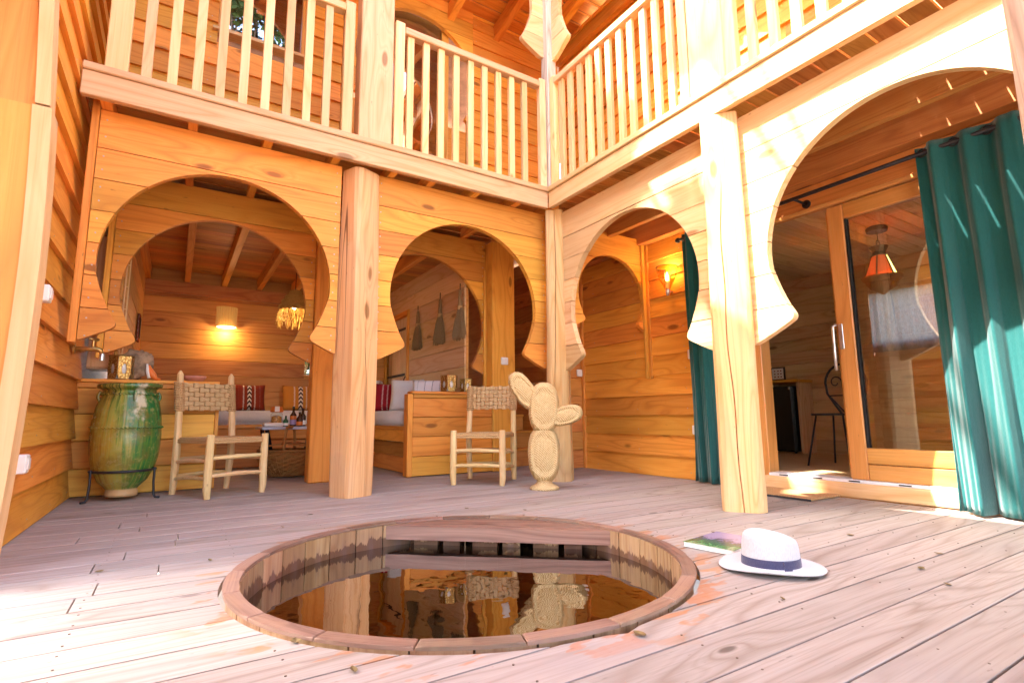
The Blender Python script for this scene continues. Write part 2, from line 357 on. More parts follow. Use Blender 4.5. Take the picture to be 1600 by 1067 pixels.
def glow(name, col, strength, mixw=0.5):
    b = NB(name)
    e = b.n('ShaderNodeEmission'); e.inputs[0].default_value = (*col, 1); e.inputs[1].default_value = strength
    d = b.n('ShaderNodeBsdfDiffuse'); d.inputs[0].default_value = (*col, 1)
    a = b.n('ShaderNodeAddShader'); b.l(e.outputs[0], a.inputs[0]); b.l(d.outputs[0], a.inputs[1]); b.l(a.outputs[0], b.out.inputs[0])
    return b.m
M['bulb'] = glow('lit_bulb', (1.0, 0.72, 0.38), 2.5)
M['glow_white'] = glow('lit_shade_bottom', (1.0, 0.75, 0.40), 0.35)
M['shade_glow'] = glow('lit_slat_shade', (0.62, 0.34, 0.09), 0.02)
M['pane_yellow'] = glow('lit_yellow_pane', (0.95, 0.72, 0.18), 0.5)
M['pane_red'] = glow('lit_red_pane', (0.45, 0.06, 0.01), 0.10)
M['pane_green'] = glow('lit_green_pane', (0.45, 0.50, 0.08), 0.15)

def leafmat(name, c1, c2, c3):
    b = NB(name); co = b.coords()
    n = b.noise(co, 1.2, 3.0); n2 = b.noise(co, 17.0, 2.0)
    col = b.ramp(b.math('ADD', b.math('MULTIPLY', n, 0.5), b.math('MULTIPLY', n2, 0.5)), [(0.3, c1), (0.5, c2), (0.72, c3)])
    pb = b.bsdf(col, 0.6, None, spec=0.3)
    t = b.n('ShaderNodeBsdfTranslucent'); b.l(col, t.inputs[0])
    mx = b.n('ShaderNodeMixShader'); mx.inputs[0].default_value = 0.35
    b.l(pb.outputs[0], mx.inputs[1]); b.l(t.outputs[0], mx.inputs[2]); b.l(mx.outputs[0], b.out.inputs[0])
    return b.m
M['leaf'] = leafmat('tree_leaves', (0.012, 0.038, 0.008), (0.026, 0.066, 0.012), (0.045, 0.095, 0.018))
M['bark'] = plain('tree_bark', (0.13, 0.095, 0.07), 0.9, var=0.4, sc=9.0)
M['ground'] = plain('dry_ground', (0.36, 0.30, 0.22), 0.95, var=0.3, sc=1.2)
M['tile'] = plain('roof_tiles', (0.34, 0.17, 0.10), 0.8, var=0.3, sc=4.0)

# ------------------------------------------------------------------ object helpers
ORG = {}
def link(name, bm, mat, parent=None, smooth=False, kind=None, origin=None):
    """one mesh object; vertices given in world space unless the parent has been rotated later"""
    o0 = Vector(origin) if origin is not None else Vector((0, 0, 0))
    po = ORG.get(parent.name, Vector((0, 0, 0))) if parent is not None else Vector((0, 0, 0))
    me = bpy.data.meshes.new(name)
    bmesh.ops.recalc_face_normals(bm, faces=bm.faces)
    bmesh.ops.translate(bm, vec=-(o0 + po) if origin is None else -o0, verts=bm.verts)
    bm.to_mesh(me); bm.free()
    for mt in (mat if isinstance(mat, (list, tuple)) else [mat]): me.materials.append(M[mt] if isinstance(mt, str) else mt)
    if smooth:
        for p in me.polygons: p.use_smooth = True
    o = bpy.data.objects.new(name, me); COL.objects.link(o); ORG[o.name] = po+(o0-po if origin is not None else Vector((0, 0, 0)))
    if origin is not None: o.location = o0 - po
    if parent is not None: o.parent = parent
    if kind: o['kind'] = kind
    return o
def tag(o, label=None, cat=None, group=None, kind=None):
    if label: o['label'] = label
    if cat: o['category'] = cat
    if group: o['group'] = group
    if kind: o['kind'] = kind
    return o
def thing(name, label, cat, loc=(0, 0, 0), group=None, local=False, rotz=0.0):
    o = bpy.data.objects.new(name, None); COL.objects.link(o); o.location = loc; o.rotation_euler.z = rotz
    o.empty_display_size = 0.1
    ORG[o.name] = Vector((0, 0, 0)) if local else Vector(loc)
    return tag(o, label, cat, group)
def struct(name, loc=(0, 0, 0)):
    o = bpy.data.objects.new(name, None); COL.objects.link(o); o.location = loc
    ORG[o.name] = Vector(loc); o['kind'] = 'structure'
    return o
BM = bmesh.new
def box(bm, x0, x1, y0, y1, z0, z1, ch=0.0):
    if x0 > x1: x0, x1 = x1, x0
    if y0 > y1: y0, y1 = y1, y0
    vs_ = [bm.verts.new((x, y, z)) for x in (x0, x1) for y in (y0, y1) for z in (z0, z1)]
    fs = [(0, 1, 3, 2), (4, 6, 7, 5), (0, 4, 5, 1), (2, 3, 7, 6), (0, 2, 6, 4), (1, 5, 7, 3)]
    F = [bm.faces.new([vs_[i] for i in f]) for f in fs]
    if ch > 0:
        ed = list({e for f in F for e in f.edges})
        bmesh.ops.bevel(bm, geom=ed, offset=ch, segments=1, affect='EDGES', profile=0.5)
    return bm
def bx(name, dims, mat, parent, ch=0.004, **k):
    return link(name, box(BM(), *dims, ch=ch), mat, parent, **k)
def prism(bm, pts, axis, a0, a1):
    """extrude a 2D polygon along an axis (0: pts are (y,z); 1: pts are (x,z); 2: pts are (x,y))"""
    def P(p, a): return {0: (a, p[0], p[1]), 1: (p[0], a, p[1]), 2: (p[0], p[1], a)}[axis]
    A = [bm.verts.new(P(p, a0)) for p in pts]; B = [bm.verts.new(P(p, a1)) for p in pts]
    bm.faces.new(A); bm.faces.new(B[::-1])
    n = len(pts)
    for i in range(n): bm.faces.new((A[i], A[(i+1) % n], B[(i+1) % n], B[i]))
    return bm
def lathe(bm, prof, n=32, c=(0, 0, 0), cap=True, sx=1.0, sy=1.0):
    rings = []
    for r, z in prof:
        rings.append([bm.verts.new((c[0]+r*sx*math.cos(2*PI*i/n), c[1]+r*sy*math.sin(2*PI*i/n), c[2]+z)) for i in range(n)])
    for a, b in zip(rings, rings[1:]):
        for i in range(n): bm.faces.new((a[i], a[(i+1) % n], b[(i+1) % n], b[i]))
    if cap:
        for rg in (rings[0], rings[-1]):
            try: bm.faces.new(rg)
            except ValueError: pass
    return bm
def tube(bm, pts, rad, n=8, closed=False):
    pts = [Vector(p) for p in pts]; m = len(pts); rings = []
    rr = rad if hasattr(rad, '__len__') else [rad]*m
    prev = None
    for i, p in enumerate(pts):
        if closed: t = pts[(i+1) % m]-pts[i-1]
        else: t = pts[min(i+1, m-1)]-pts[max(i-1, 0)]
        t.normalize()
        if prev is None:
            a = Vector((0, 0, 1)) if abs(t.z) < 0.9 else Vector((1, 0, 0))
            u = t.cross(a).normalized()
        else: u = (prev - t*prev.dot(t)).normalized()
        prev = u; v = t.cross(u)
        rings.append([bm.verts.new(p+(u*math.cos(2*PI*k/n)+v*math.sin(2*PI*k/n))*rr[i]) for k in range(n)])
    rng = range(m) if closed else range(m-1)
    for i in rng:
        a, b = rings[i], rings[(i+1) % m]
        for k in range(n): bm.faces.new((a[k], a[(k+1) % n], b[(k+1) % n], b[k]))
    if not closed:
        bm.faces.new(rings[0][::-1]); bm.faces.new(rings[-1])
    return bm
def cyl(bm, c, r, h, axis=2, n=16):
    d = Vector([1 if i == axis else 0 for i in range(3)])
    return tube(bm, [Vector(c), Vector(c)+d*h], r, n)
def copy_tree(o, parent=None):
    c = o.copy(); COL.objects.link(c)
    if parent is not None: c.parent = parent
    for ch in list(o.children): copy_tree(ch, c)
    return c
def lamp(loc, energy, col=(1.0, 0.70, 0.38), r=0.03):
    l = bpy.data.lights.new('lamp_light', 'POINT'); l.energy = energy; l.color = col; l.shadow_soft_size = r
    o = bpy.data.objects.new('lamp_light', l); COL.objects.link(o); o.location = loc
    return o

# ------------------------------------------------------------------ ground and deck
TC, TR = (1.046, 2.006), 0.878
g = BM(); 
for x0, x1, y0, y1 in ((-400, 400, -400, 400),): box(g, x0, x1, y0, y1, -1.6, -1.25)
tag(link('ground', g, 'ground'), kind='structure')
deck = struct('deck')
W = 0.1625; K0 = -13; Y0 = 0.653
def circ_x(y, r):
    d = r*r-(y-TC[1])**2
    return math.sqrt(d) if d > 0 else 0.0
RH = TR+0.012
for k in range(K0, 44):
    ya, yb = Y0+k*W+0.0035, Y0+(k+1)*W-0.0035+(0.0015*rnd.random())
    zt = -0.0015*rnd.random()
    xl, xr = -0.70, 3.93
    if 1.1 < yb < 2.6: xl = -1.6
    # butt joints
    segs = [(xl, xr)]
    if k % 2 == 0 or rnd.random() < 0.6:
        j = rnd.uniform(-0.45, 0.12) if k > 8 else rnd.uniform(-1.2, -0.2)
        if 4.1 > ya > 1.5 or ya < 0.2: segs = [(xl, j-0.002), (j+0.002, xr)]
    for s0, s1 in segs:
        if yb > TC[1]-RH and ya < TC[1]+RH and s1 > TC[0]+RH:
            n = 9
            ys = [ya+(yb-ya)*i/(n-1) for i in range(n)]
            for sgn in (-1, 1):
                e = s0 if sgn < 0 else s1
                poly = [(e, ya)] + [(TC[0]+sgn*max(circ_x(y, RH), 0.0), y) for y in ys] + [(e, yb)]
                if all(circ_x(y, RH) == 0 for y in (ya, yb)): continue
                # where the circle misses part of the strip, split it at the middle
                bm = prism(BM(), poly, 2, -0.03, zt)
                link('deck_board', bm, 'deck', deck)
        else:
            bm = box(BM(), s0, s1, ya, yb, -0.03, zt, 0.0015)
            link('deck_board', bm, 'deck', deck)
for i in range(-2, 12):
    if abs(i*0.45-0.2-TC[0]) > 0.95 or True:
        for (a, b) in (((-2.1, TC[1]-1.0), (TC[1]+1.0, 7.7)) if abs(i*0.45-0.2-TC[0]) < 1.0 else ((-2.1, 7.7),)):
            bx('deck_joist', (i*0.45-0.23, i*0.45-0.17, a, b, -0.16, -0.035), 'red_y', deck, 0)

sc_bm = BM()
for k in range(K0, 30):
    for i in range(-2, 12):
        for q in (0.22, 0.78):
            x_, y_ = i*0.45-0.2+rnd.uniform(-.006, .006), Y0+(k+q)*W+rnd.uniform(-.006, .006)
            if math.hypot(x_-TC[0], y_-TC[1]) < TR+0.05 or x_ > 3.9 or (x_ < -0.62 and y_ > 1.5): continue
            cyl(sc_bm, (x_, y_, -0.002), 0.003, 0.0024, 2, 7)
link('screw', sc_bm, 'dark_screw', deck, kind='stuff')

# ------------------------------------------------------------------ tub
tub = thing('hot_tub', 'round wooden barrel tub sunk into the deck, filled with dark water', 'hot tub', (TC[0], TC[1], 0))
NS = 34
for i in range(NS):
    a = 2*PI*(i+0.5)/NS; da = PI/NS-0.0034
    ro, ri = TR-0.012, TR-0.054
    zt = 0.001+0.001*rnd.random()
    bm = BM(); pts = []
    for r, sg in ((ri, -1), (ri, 0), (ri, 1), (ro, 1), (ro, 0), (ro, -1)):
        pts.append((r*math.cos(da*sg), r*math.sin(da*sg)))
    prism(bm, pts, 2, -1.02, zt)
    o = link('stave', bm, 'stave', None); o.parent = tub; o.rotation_euler.z = a
NR = 20
for i in range(NR):
    a = 2*PI*(i+0.5)/NR; da = PI/NR-0.002
    ro, ri = TR, TR-0.050
    pts = [(r*math.sin(t), r*math.cos(t)-TR) for r, ts in ((ri, [da*(j/4-1) for j in range(9)]), (ro, [da*(1-j/4) for j in range(9)])) for t in ts]
    bm = prism(BM(), pts, 2, 0.003, 0.013+0.0015*rnd.random())
    bmesh.ops.bevel(bm, geom=[e for e in bm.edges if abs(e.verts[0].co.z-e.verts[1].co.z) < 1e-5 and e.verts[0].co.z > 0.008], offset=0.003, segments=1, affect='EDGES')
    o = link('rim_segment', bm, 'tubrim', None); o.parent = tub
    o.location = (TR*math.cos(a), TR*math.sin(a), 0); o.rotation_euler.z = a-PI/2
bm = lathe(BM(), [(TR-0.08, -0.99), (TR-0.08, -0.96)], 40); 
link('tub_floor', bm, 'stave', None).parent = tub
bm = lathe(BM(), [(TR-0.08, -0.60), (TR-0.40, -0.60), (TR-0.40, -0.64), (TR-0.08, -0.64)], 40, cap=False)
link('seat', bm, 'stave', None).parent = tub
# lid over the filter box at the far side (a chord of the rim)
CH = math.radians(49)
lid_a = math.radians(64); RI = TR-0.056
hb = 0.625
def chord(name, d0, d1, z0, z1, mat):
    R_ = RI
    h0 = math.sqrt(R_*R_-d0*d0); a1 = math.acos(min(1, d0/R_))
    if d1 is None:
        pts = [(R_*math.sin(t), R_*math.cos(t)) for t in [a1*(j/10-1) for j in range(21)]]
    else: pts = [(-h0, d0), (h0, d0), (h0*0.985, d1), (-h0*0.985, d1)]
    bm = prism(BM(), pts, 2, z0, z1)
    o = link(name, bm, mat, None); o.parent = tub; o.rotation_euler.z = CH-PI/2
    return o
chord('filter_lid', hb, None, -0.018, 0.002, 'tublid')
chord('filter_beam', hb-0.045, hb-0.002, -0.068, 0.0, 'tublid')
for i in range(6):
    t = -0.45+i*0.16
    bm = box(BM(), t, t+(0.09 if i % 2 else 0.13), hb+0.02, hb+0.045, -0.9, -0.03)
    o = link('filter_slat', bm, 'stave', None); o.parent = tub; o.rotation_euler.z = CH-PI/2
bm = BM(); n = 48; RW = TR-0.0555
c0 = bm.verts.new((TC[0], TC[1], -0.105)); water_bm = bm; ring_ = [bm.verts.new((TC[0]+RW*math.cos(2*PI*i/n), TC[1]+RW*math.sin(2*PI*i/n), -0.105)) for i in range(n)]
for i in range(n): bm.faces.new((c0, ring_[i], ring_[(i+1) % n]))
w_ = tag(link('water', bm, 'water'), kind='structure')
if w_.data.polygons[0].normal.z < 0: w_.data.flip_normals()

# ------------------------------------------------------------------ lapped siding
def lap_wall(name, label, axis, plane, out, a0, a1, z0, z1, expo, mat, holes=(), thick=0.030, loc=None, phase=0.0):
    """boards run along `axis` (0 x, 1 y); the wall's face lies at `plane`, facing `out` (+1/-1) on the other axis"""
    t = thing(name, label, 'wall', loc or ((plane, (a0+a1)/2, z0) if axis == 1 else ((a0+a1)/2, plane, z0)))
    z = z0-phase; k = 0; nb = BM()
    while z < z1-0.02:
        zb, zt = max(z, z0), min(z+expo+0.03, z1)
        spans = [(a0, a1)]
        for h0, h1, hz0, hz1 in holes:
            if zt > hz0+0.005 and zb < hz1-0.005:
                if zb < hz0-0.02 and zt-hz0 < 0.05: zt = hz0
                ns = []
                for s in spans:
                    if h1 <= s[0] or h0 >= s[1]: ns.append(s); continue
                    if h0-s[0] > 0.01: ns.append((s[0], h0))
                    if s[1]-h1 > 0.01: ns.append((h1, s[1]))
                spans = ns
        cuts = []
        for s in spans:
            if s[1]-s[0] > 3.2:
                m = s[0]+(s[1]-s[0])*rnd.uniform(0.3, 0.7); cuts += [(s[0], m-0.001), (m+0.001, s[1])]
            else: cuts.append(s)
        jig = rnd.uniform(-0.002, 0.002)
        for s in cuts:
            pr = [(plane+out*(thick+0.006+jig), zb), (plane-out*0.004, zb), (plane-out*0.004, zt), (plane+out*0.009, zt)]
            bm = prism(BM(), pr if axis == 1 else pr, 1 if axis == 1 else 0, s[0], s[1])
            link('board', bm, mat, t)
            u = s[0]+0.04
            while u < s[1]:
                zz = zb+0.05+rnd.uniform(-.008, .008); off = plane+out*((thick+0.006)*(1-(zz-zb)/(expo+0.03))+0.009*(zz-zb)/(expo+0.03)+jig)-out*0.001
                c = (off, u, zz) if axis == 1 else (u, off, zz)
                cyl(nb, c, 0.0038, 0.003*out, 0 if axis == 1 else 1, 6)
                u += 0.62
        z += expo; k += 1
    link('nail', nb, 'screw', t, kind='stuff')
    return t
# left wall of the courtyard
left_wall = lap_wall('siding_wall', 'tall honey lapped board wall with the brass tap, at the left edge', 1, -0.66, 1, -0.9, 5.19, 0.005, 5.6, 0.216, 'honey_y', [(1.25, 2.55, -0.1, 1.52)], thick=0.036)
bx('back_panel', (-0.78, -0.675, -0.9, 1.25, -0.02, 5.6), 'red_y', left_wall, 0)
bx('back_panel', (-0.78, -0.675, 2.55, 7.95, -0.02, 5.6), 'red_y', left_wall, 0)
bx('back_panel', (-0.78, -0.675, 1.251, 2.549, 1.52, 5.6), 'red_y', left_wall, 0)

# ------------------------------------------------------------------ keyhole arch screens
WT = [(-0.56, 0.90), (-0.53, 0.80), (-0.50, 0.735), (-0.478, 0.69), (-0.45, 0.635), (-0.43, 0.598), (-0.415, 0.578), (-0.40, 0.571), (-0.385, 0.573), (-0.365, 0.583), (-0.33, 0.604), (-0.28, 0.628), (-0.22, 0.652), (-0.16, 0.673), (-0.10, 0.690)]
def key_w(dz, r):
    k = r/0.70
    d = dz/k
    if d >= -0.10: return math.sqrt(max(0.0, r*r-dz*dz))
    if d <= WT[0][0]: return 9.0
    for (d0, w0), (d1, w1) in zip(WT, WT[1:]):
        if d0 <= d <= d1: return k*(w0+(w1-w0)*(d-d0)/(d1-d0))
    return 0.0
def arch_screen(name, label, axis, plane, depth, cen, zc, r, lo, hi, joints, mats, group=None, zmin=None, trim=None, trim_mat=None, screws=True, side=-1):
    """axis 0: the screen runs along x at y=plane..plane+depth; axis 1: it runs along y at x=plane..plane+depth"""
    t = thing(name, label, 'arch', (cen, plane, 0) if axis == 0 else (plane, cen, 0), group)
    dirn = 1 if axis == 0 else 0
    zb = zmin if zmin is not None else zc-0.55*r/0.7
    zs = [zb]+joints
    G = 0.0028; sc = BM()
    for i in range(len(zs)-1):
        a, b = zs[i]+(G if i else 0), zs[i+1]-G
        jit = rnd.uniform(-0.0015, 0.0015); mat = mats
        n = max(8, int((b-a)/0.012))
        zz = [a+(b-a)*j/n for j in range(n+1)]
        if a >= zc+r-0.004:
            polys = [[(lo, a), (hi, a), (hi, b), (lo, b)]]
        elif b > zc+r:
            zz = [z for z in zz if z < zc+r]+[zc+r]
            # refine close to the apex
            extra = [zc+r*math.cos(t_) for t_ in (0.06, 0.13, 0.2, 0.28, 0.36)]
            zz = sorted(set(zz+[z for z in extra if z > a]))
            L = [(cen-key_w(z-zc, r), z) for z in zz]; R_ = [(cen+key_w(z-zc, r), z) for z in zz]
            polys = [[(lo, a)]+L+R_[::-1][1:]+[(hi, a), (hi, b), (lo, b)]]
        else:
            polys = []
            for sg, e in ((-1, lo), (1, hi)):
                S = abs(e-cen)
                pts = [(cen+sg*key_w(z-zc, r), z) for z in zz if key_w(z-zc, r) < S-0.004]
                if len(pts) < 2: continue
                zl, zh = pts[0][1], pts[-1][1]
                polys.append([(e, zl)]+pts+[(e, zh)])
        for p in polys:
            link('board', prism(BM(), p, dirn, plane+jit, plane+depth+jit), mat, t)
            e0 = min(q[0] for q in p); e1 = max(q[0] for q in p)
            if screws:
                for e, s in ((e0, 1), (e1, -1)):
                    if abs(e-lo) < 1e-6 or abs(e-hi) < 1e-6:
                        for q in (0.3, 0.75):
                            zq = a+(b-a)*q
                            c = e+s*0.035
                            f = plane+jit-0.002 if side < 0 else plane+depth+jit
                            if axis == 0: cyl(sc, (c, f, zq), 0.005, 0.003, 1, 6)
                            else: cyl(sc, (f, c, zq), 0.005, 0.003, 0, 6)
    if screws: link('screw', sc, 'screw', t, kind='stuff')
    else: sc.free()
    return t
JA = [1.245, 1.45, 1.655, 1.865, 2.072, 2.277, 2.535]
YA, YB, XA = 4.05, 5.10, 2.97
a1 = arch_screen('keyhole_arch', 'keyhole arch of honey boards beside the left wall, in front of the green jar', 0, YA, 0.05, 0.225, 1.555, 0.705, -0.53, 0.985, JA, 'honey_x', 'arches round the courtyard')
bx('edge_strip', (-0.575, -0.534, YA-0.012, YA+0.06, 1.03, 2.62), 'honey_z', a1)
a2 = arch_screen('keyhole_arch', 'keyhole arch of honey boards between the round log post and the corner post', 0, YA, 0.05, 2.112, 1.552, 0.712, 1.27, 2.955, JA, 'honey_x', 'arches round the courtyard')
JB = [1.26, 1.46, 1.665, 1.872, 2.075, 2.30, 2.55]
b1 = arch_screen('keyhole_arch', 'inner keyhole arch framing the lamp-lit alcove behind the left chair', 0, YB, 0.05, 0.262, 1.586, 0.697, -0.50, 1.03, JB, 'honey_x', 'arches round the courtyard')
bx('edge_strip', (-0.545, -0.504, YB-0.012, YB+0.06, 1.04, 2.52), 'honey_z', b1)
b2 = arch_screen('keyhole_arch', 'inner keyhole arch framing the wall with the three hanging brooms', 0, YB, 0.05, 2.112, 1.54, 0.735, 1.29, 2.87, JB, 'honey_x', 'arches round the courtyard')
bx('edge_strip', (2.835, 2.868, YB-0.03, YB-0.003, 0.9, 2.2), 'honey_z', b2)
JR = [1.20, 1.405, 1.605, 1.81, 2.01, 2.225, 2.475]
r1 = arch_screen('keyhole_arch', 'half sunlit keyhole arch right of the straw cactus, with the wall sconce behind it', 1, XA, 0.05, 3.00, 1.505, 0.700, 2.17, 3.86, JR, 'pale_y', 'arches round the courtyard')
r2 = arch_screen('keyhole_arch', 'bright sunlit keyhole arch in front of the glass door and green curtain', 1, XA, 0.05, 1.103, 1.525, 0.695, 0.22, 1.955, JR, 'pale_y', 'arches round the courtyard')
x1_ = arch_screen('keyhole_arch', 'small narrow keyhole arch across the right passage, ending on the lapped wall', 0, 3.72, 0.045, 3.50, 1.70, 0.42, 3.03, 3.94, [1.30, 1.50, 1.70, 1.90, 2.075, 2.35], 'honey_x', 'arches round the courtyard', zmin=0.95, screws=False)
bx('edge_strip', (3.895, 3.94, 3.690, 3.717, 0.93, 2.35), 'honey_z', x1_)
# pier of wide boards close to the camera on the left
pier = thing('board_pier', 'near honey plank pier with a pale sawn edge, cut off by the left frame edge', 'pier', (-0.5, 1.5, 0))
def pier_board(z0, z1, edge, y0, y1):
    n = 10
    pts = [(-0.66, z0)]+[(edge(z0+(z1-z0)*i/n), z0+(z1-z0)*i/n) for i in range(n+1)]+[(-0.66, z1)]
    return prism(BM(), pts, 1, y0, y1)
ed = lambda z: -0.276-0.05*(z-0.9)**2 if z < 0.9 else -0.276-0.055*(z-0.9)**1.6
link('board', pier_board(0.0, 1.262, ed, 1.50, 1.562), 'red_z', pier)  # pier wears the darker larch, so its shade is in the colour
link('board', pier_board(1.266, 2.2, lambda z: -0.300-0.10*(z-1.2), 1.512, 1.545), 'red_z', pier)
def strip_pts(z0, z1, off):
    n = 14; return [(ed(z0+(z1-z0)*i/n)-off, z0+(z1-z0)*i/n) for i in range(n+1)]
bm = prism(BM(), [(x, z) for x, z in strip_pts(1.268, 2.2, 0.0)]+strip_pts(1.268, 2.2, 0.026)[::-1], 1, 1.496, 1.556); link('edge_strip', bm, 'pale_z', pier)
bm = prism(BM(), [(x+0.004, z) for x, z in strip_pts(0.0, 1.262, 0.0)]+strip_pts(0.0, 1.262, 0.03)[::-1], 1, 1.494, 1.566); link('edge_strip', bm, 'pale_z', pier)

# ------------------------------------------------------------------ posts
def post(label, x, y, r0, r1, z0, z1, mat='post', name='timber_post', group='posts round the courtyard', seed=0, rot=0.0, wob=0.005, crack=None):
    """a log hewn flat on four sides, the corners left round and uneven"""
    t = thing(name, label, 'post', (x, y, z0), group)
    q = random.Random(seed*13+5); bm = BM(); m = 40; rings = []
    ch = [q.uniform(0.20, 0.48) for _ in range(4)]; tw = [q.uniform(0, 6) for _ in range(4)]
    for j in range(m+1):
        z = z0+(z1-z0)*j/m; rr = r0+(r1-r0)*j/m; ring = []
        if j == 0: rr *= 0.985
        for k in range(4):
            c = (ch[k]+0.12*math.sin(z*1.7+tw[k]))*rr
            cx_, cy_ = [(1, 1), (-1, 1), (-1, -1), (1, -1)][k]
            A, B = (cx_*rr, cy_*(rr-c)), (cx_*(rr-c), cy_*rr)
            if k % 2: A, B = B, A
            mid = ((A[0]+B[0])/2*1.06, (A[1]+B[1])/2*1.06)
            for p in (A, ((A[0]*0.7+mid[0]*0.6)/1.3*1.0, (A[1]*0.7+mid[1]*0.6)/1.3), mid, ((B[0]*0.7+mid[0]*0.6)/1.3, (B[1]*0.7+mid[1]*0.6)/1.3), B):
                a = rot; px, py = p[0]*math.cos(a)-p[1]*math.sin(a), p[0]*math.sin(a)+p[1]*math.cos(a)
                nn = mnoise.noise(Vector((px*9+seed*7, py*9, z*1.3)))*wob
                f = 1+nn/rr
                ring.append(bm.verts.new((x+px*f, y+py*f, z)))
            if crack and crack[0] == k:
                nk = (k+1) % 4; cn = (ch[nk]+0.12*math.sin(z*1.7+tw[nk]))*rr
                nx, ny = [(1, 1), (-1, 1), (-1, -1), (1, -1)][nk]
                A2, B2 = (nx*rr, ny*(rr-cn)), (nx*(rr-cn), ny*rr)
                if nk % 2: A2, B2 = B2, A2
                t_ = crack[1]+0.10*math.sin(z*2.3+seed)+0.03*math.sin(z*9+seed)
                dep = 0.022*max(0.0, math.sin(PI*min(1, max(0, (z-crack[2])/(crack[3]-crack[2])))))**0.5
                wd = 0.0035*min(1, dep/0.01)+0.0006
                ex, ey = A2[0]-B[0], A2[1]-B[1]; L_ = math.hypot(ex, ey); ux, uy = ex/L_, ey/L_
                cxx, cyy = B[0]+ex*t_, B[1]+ey*t_; cl = math.hypot(cxx, cyy)
                for p in ((cxx-ux*wd, cyy-uy*wd), (cxx*(1-dep/cl), cyy*(1-dep/cl)), (cxx+ux*wd, cyy+uy*wd)):
                    px, py = p[0]*math.cos(rot)-p[1]*math.sin(rot), p[0]*math.sin(rot)+p[1]*math.cos(rot)
                    ring.append(bm.verts.new((x+px, y+py, z)))
        rings.append(ring)
    n = len(rings[0])
    for a, b in zip(rings, rings[1:]):
        for i in range(n): bm.faces.new((a[i], a[(i+1) % n], b[(i+1) % n], b[i]))
    bm.faces.new(rings[0]); bm.faces.new(rings[-1])
    o = link('log', bm, mat, t, smooth=True)
    for p in o.data.polygons:
        if (p.vertices[0] % n) % 5 == 4: p.use_smooth = True
    try: o.data.set_sharp_from_angle(angle=math.radians(24))
    except Exception: pass
    return t
post('round honey log post standing between the two back arches', 1.135, 4.06, 0.122, 0.116, 0, 2.508, seed=1, rot=0.42, crack=(2, 0.55, -0.2, 1.5))
post('thick log post with a long crack, between the two right arches beside the doorway', 2.955, 2.06, 0.124, 0.114, 0, 2.508, seed=2, rot=0.62, crack=(1, 0.40, -0.3, 2.1))
post('corner log post behind the straw cactus', 2.965, 3.90, 0.110, 0.082, 0, 2.508, seed=3, rot=0.75, crack=(1, 0.5, 0.7, 2.6))
post('log post at the near end of the right arcade', 2.95, 0.13, 0.124, 0.12, 0, 2.64, seed=4)
def square_post(label, x0, x1, y0, y1, z0, z1, mat):
    t = thing('timber_post', label, 'post', ((x0+x1)/2, (y0+y1)/2, z0), 'posts round the courtyard')
    bx('log', (x0, x1, y0, y1, z0, z1), mat, t, 0.008)
    return t
square_post('square honey post right behind the front log post, beside the basket', 1.035, 1.285, 5.05, 5.20, 0, 2.52, 'honey_z')
sp = square_post('square post carrying a light switch, between the counter and the stairs', 2.875, 3.165, 4.95, 5.19, 0, 2.52, 'honey_z')
# near post at the right edge of the frame
post('blurred pinkish post very close to the camera at the right edge', 1.62, 0.245, 0.088, 0.088, 0, 2.75, 'grey_z', seed=6, rot=0.3)

# ------------------------------------------------------------------ gallery floor seen from below, joists, beams and railings
ZF = 2.642
gf = struct('gallery_floor')
y = 3.87
while y < 5.2:
    bx('floor_board', (-0.62, 3.95, y+0.003, y+0.139, ZF, ZF+0.022), 'red_x', gf, 0); y += 0.148
y = 3.862
while y > -1.2:
    bx('floor_board', (2.862, 3.95, y-0.140, y-0.004, ZF, ZF+0.022), 'red_x', gf, 0); y -= 0.148
for x in (-0.50, -0.03, 0.44, 0.92, 1.38, 1.72, 2.15, 2.58, 2.98, 3.4):
    bx('joist', (x-0.03, x+0.03, 3.895, 5.098, 2.538, 2.640), 'honey_y', gf)
bx('joist', (3.45, 3.51, -1.2, 3.715, 2.30, 2.640), 'red_y', gf)
bx('header_beam', (3.86, 3.955, -1.2, 4.7, 2.285, 2.640), 'red_y', gf)
bx('trim_strip', (3.925, 3.958, -1.2, 2.72, 2.068, 2.098), 'doorrail', gf)

def railing(name, label, axis, plane, inn, a0, a1, zb0, zb1, balusters, newels, rails, mb, group):
    """plane: front face of the beam; inn: +1, direction from the court to the gallery"""
    t = thing(name, label, 'railing', (((a0+a1)/2, plane, zb0) if axis == 0 else (plane, (a0+a1)/2, zb0)), group)
    S = 'x' if axis == 0 else 'y'
    def B(nm, u0, u1, v0, v1, z0, z1, mat, ch=0.004):
        d = (u0, u1, plane+v0, plane+v1, z0, z1) if axis == 0 else (plane+v0, plane+v1, u0, u1, z0, z1)
        return bx(nm, d, mat, t, ch)
    B('beam', a0, a1, 0.0, 0.045, zb0, zb1, mb+'_'+S)
    B('sill_plank', a0, a1, -0.016, 0.16, zb1+0.002, zb1+0.05, mb+'_'+S, 0.006)
    zs, zr = zb1+0.052, 3.765
    for u in balusters: B('baluster', u-0.029, u+0.029, 0.058, 0.095, zs, zr, mb+'_z', 0.003)
    for u0, u1 in newels: B('newel', u0, u1, 0.045, 0.10, zs, zr+0.10, mb+'_z', 0.005)
    for u0, u1 in rails:
        B('handrail', u0, u1, 0.036, 0.118, zr+0.002, zr+0.065, mb+'_'+S, 0.006)
    return t
bal = [-0.303, -0.165, -0.025, 0.108, 0.247, 0.388, 0.529, 0.665, 0.802]
bal = [b*1.013 for b in bal]
bal2 = [1.465, 1.605, 1.744, 1.888, 2.031, 2.172, 2.317, 2.460, 2.604]
bal2 = [b*1.013 for b in bal2]
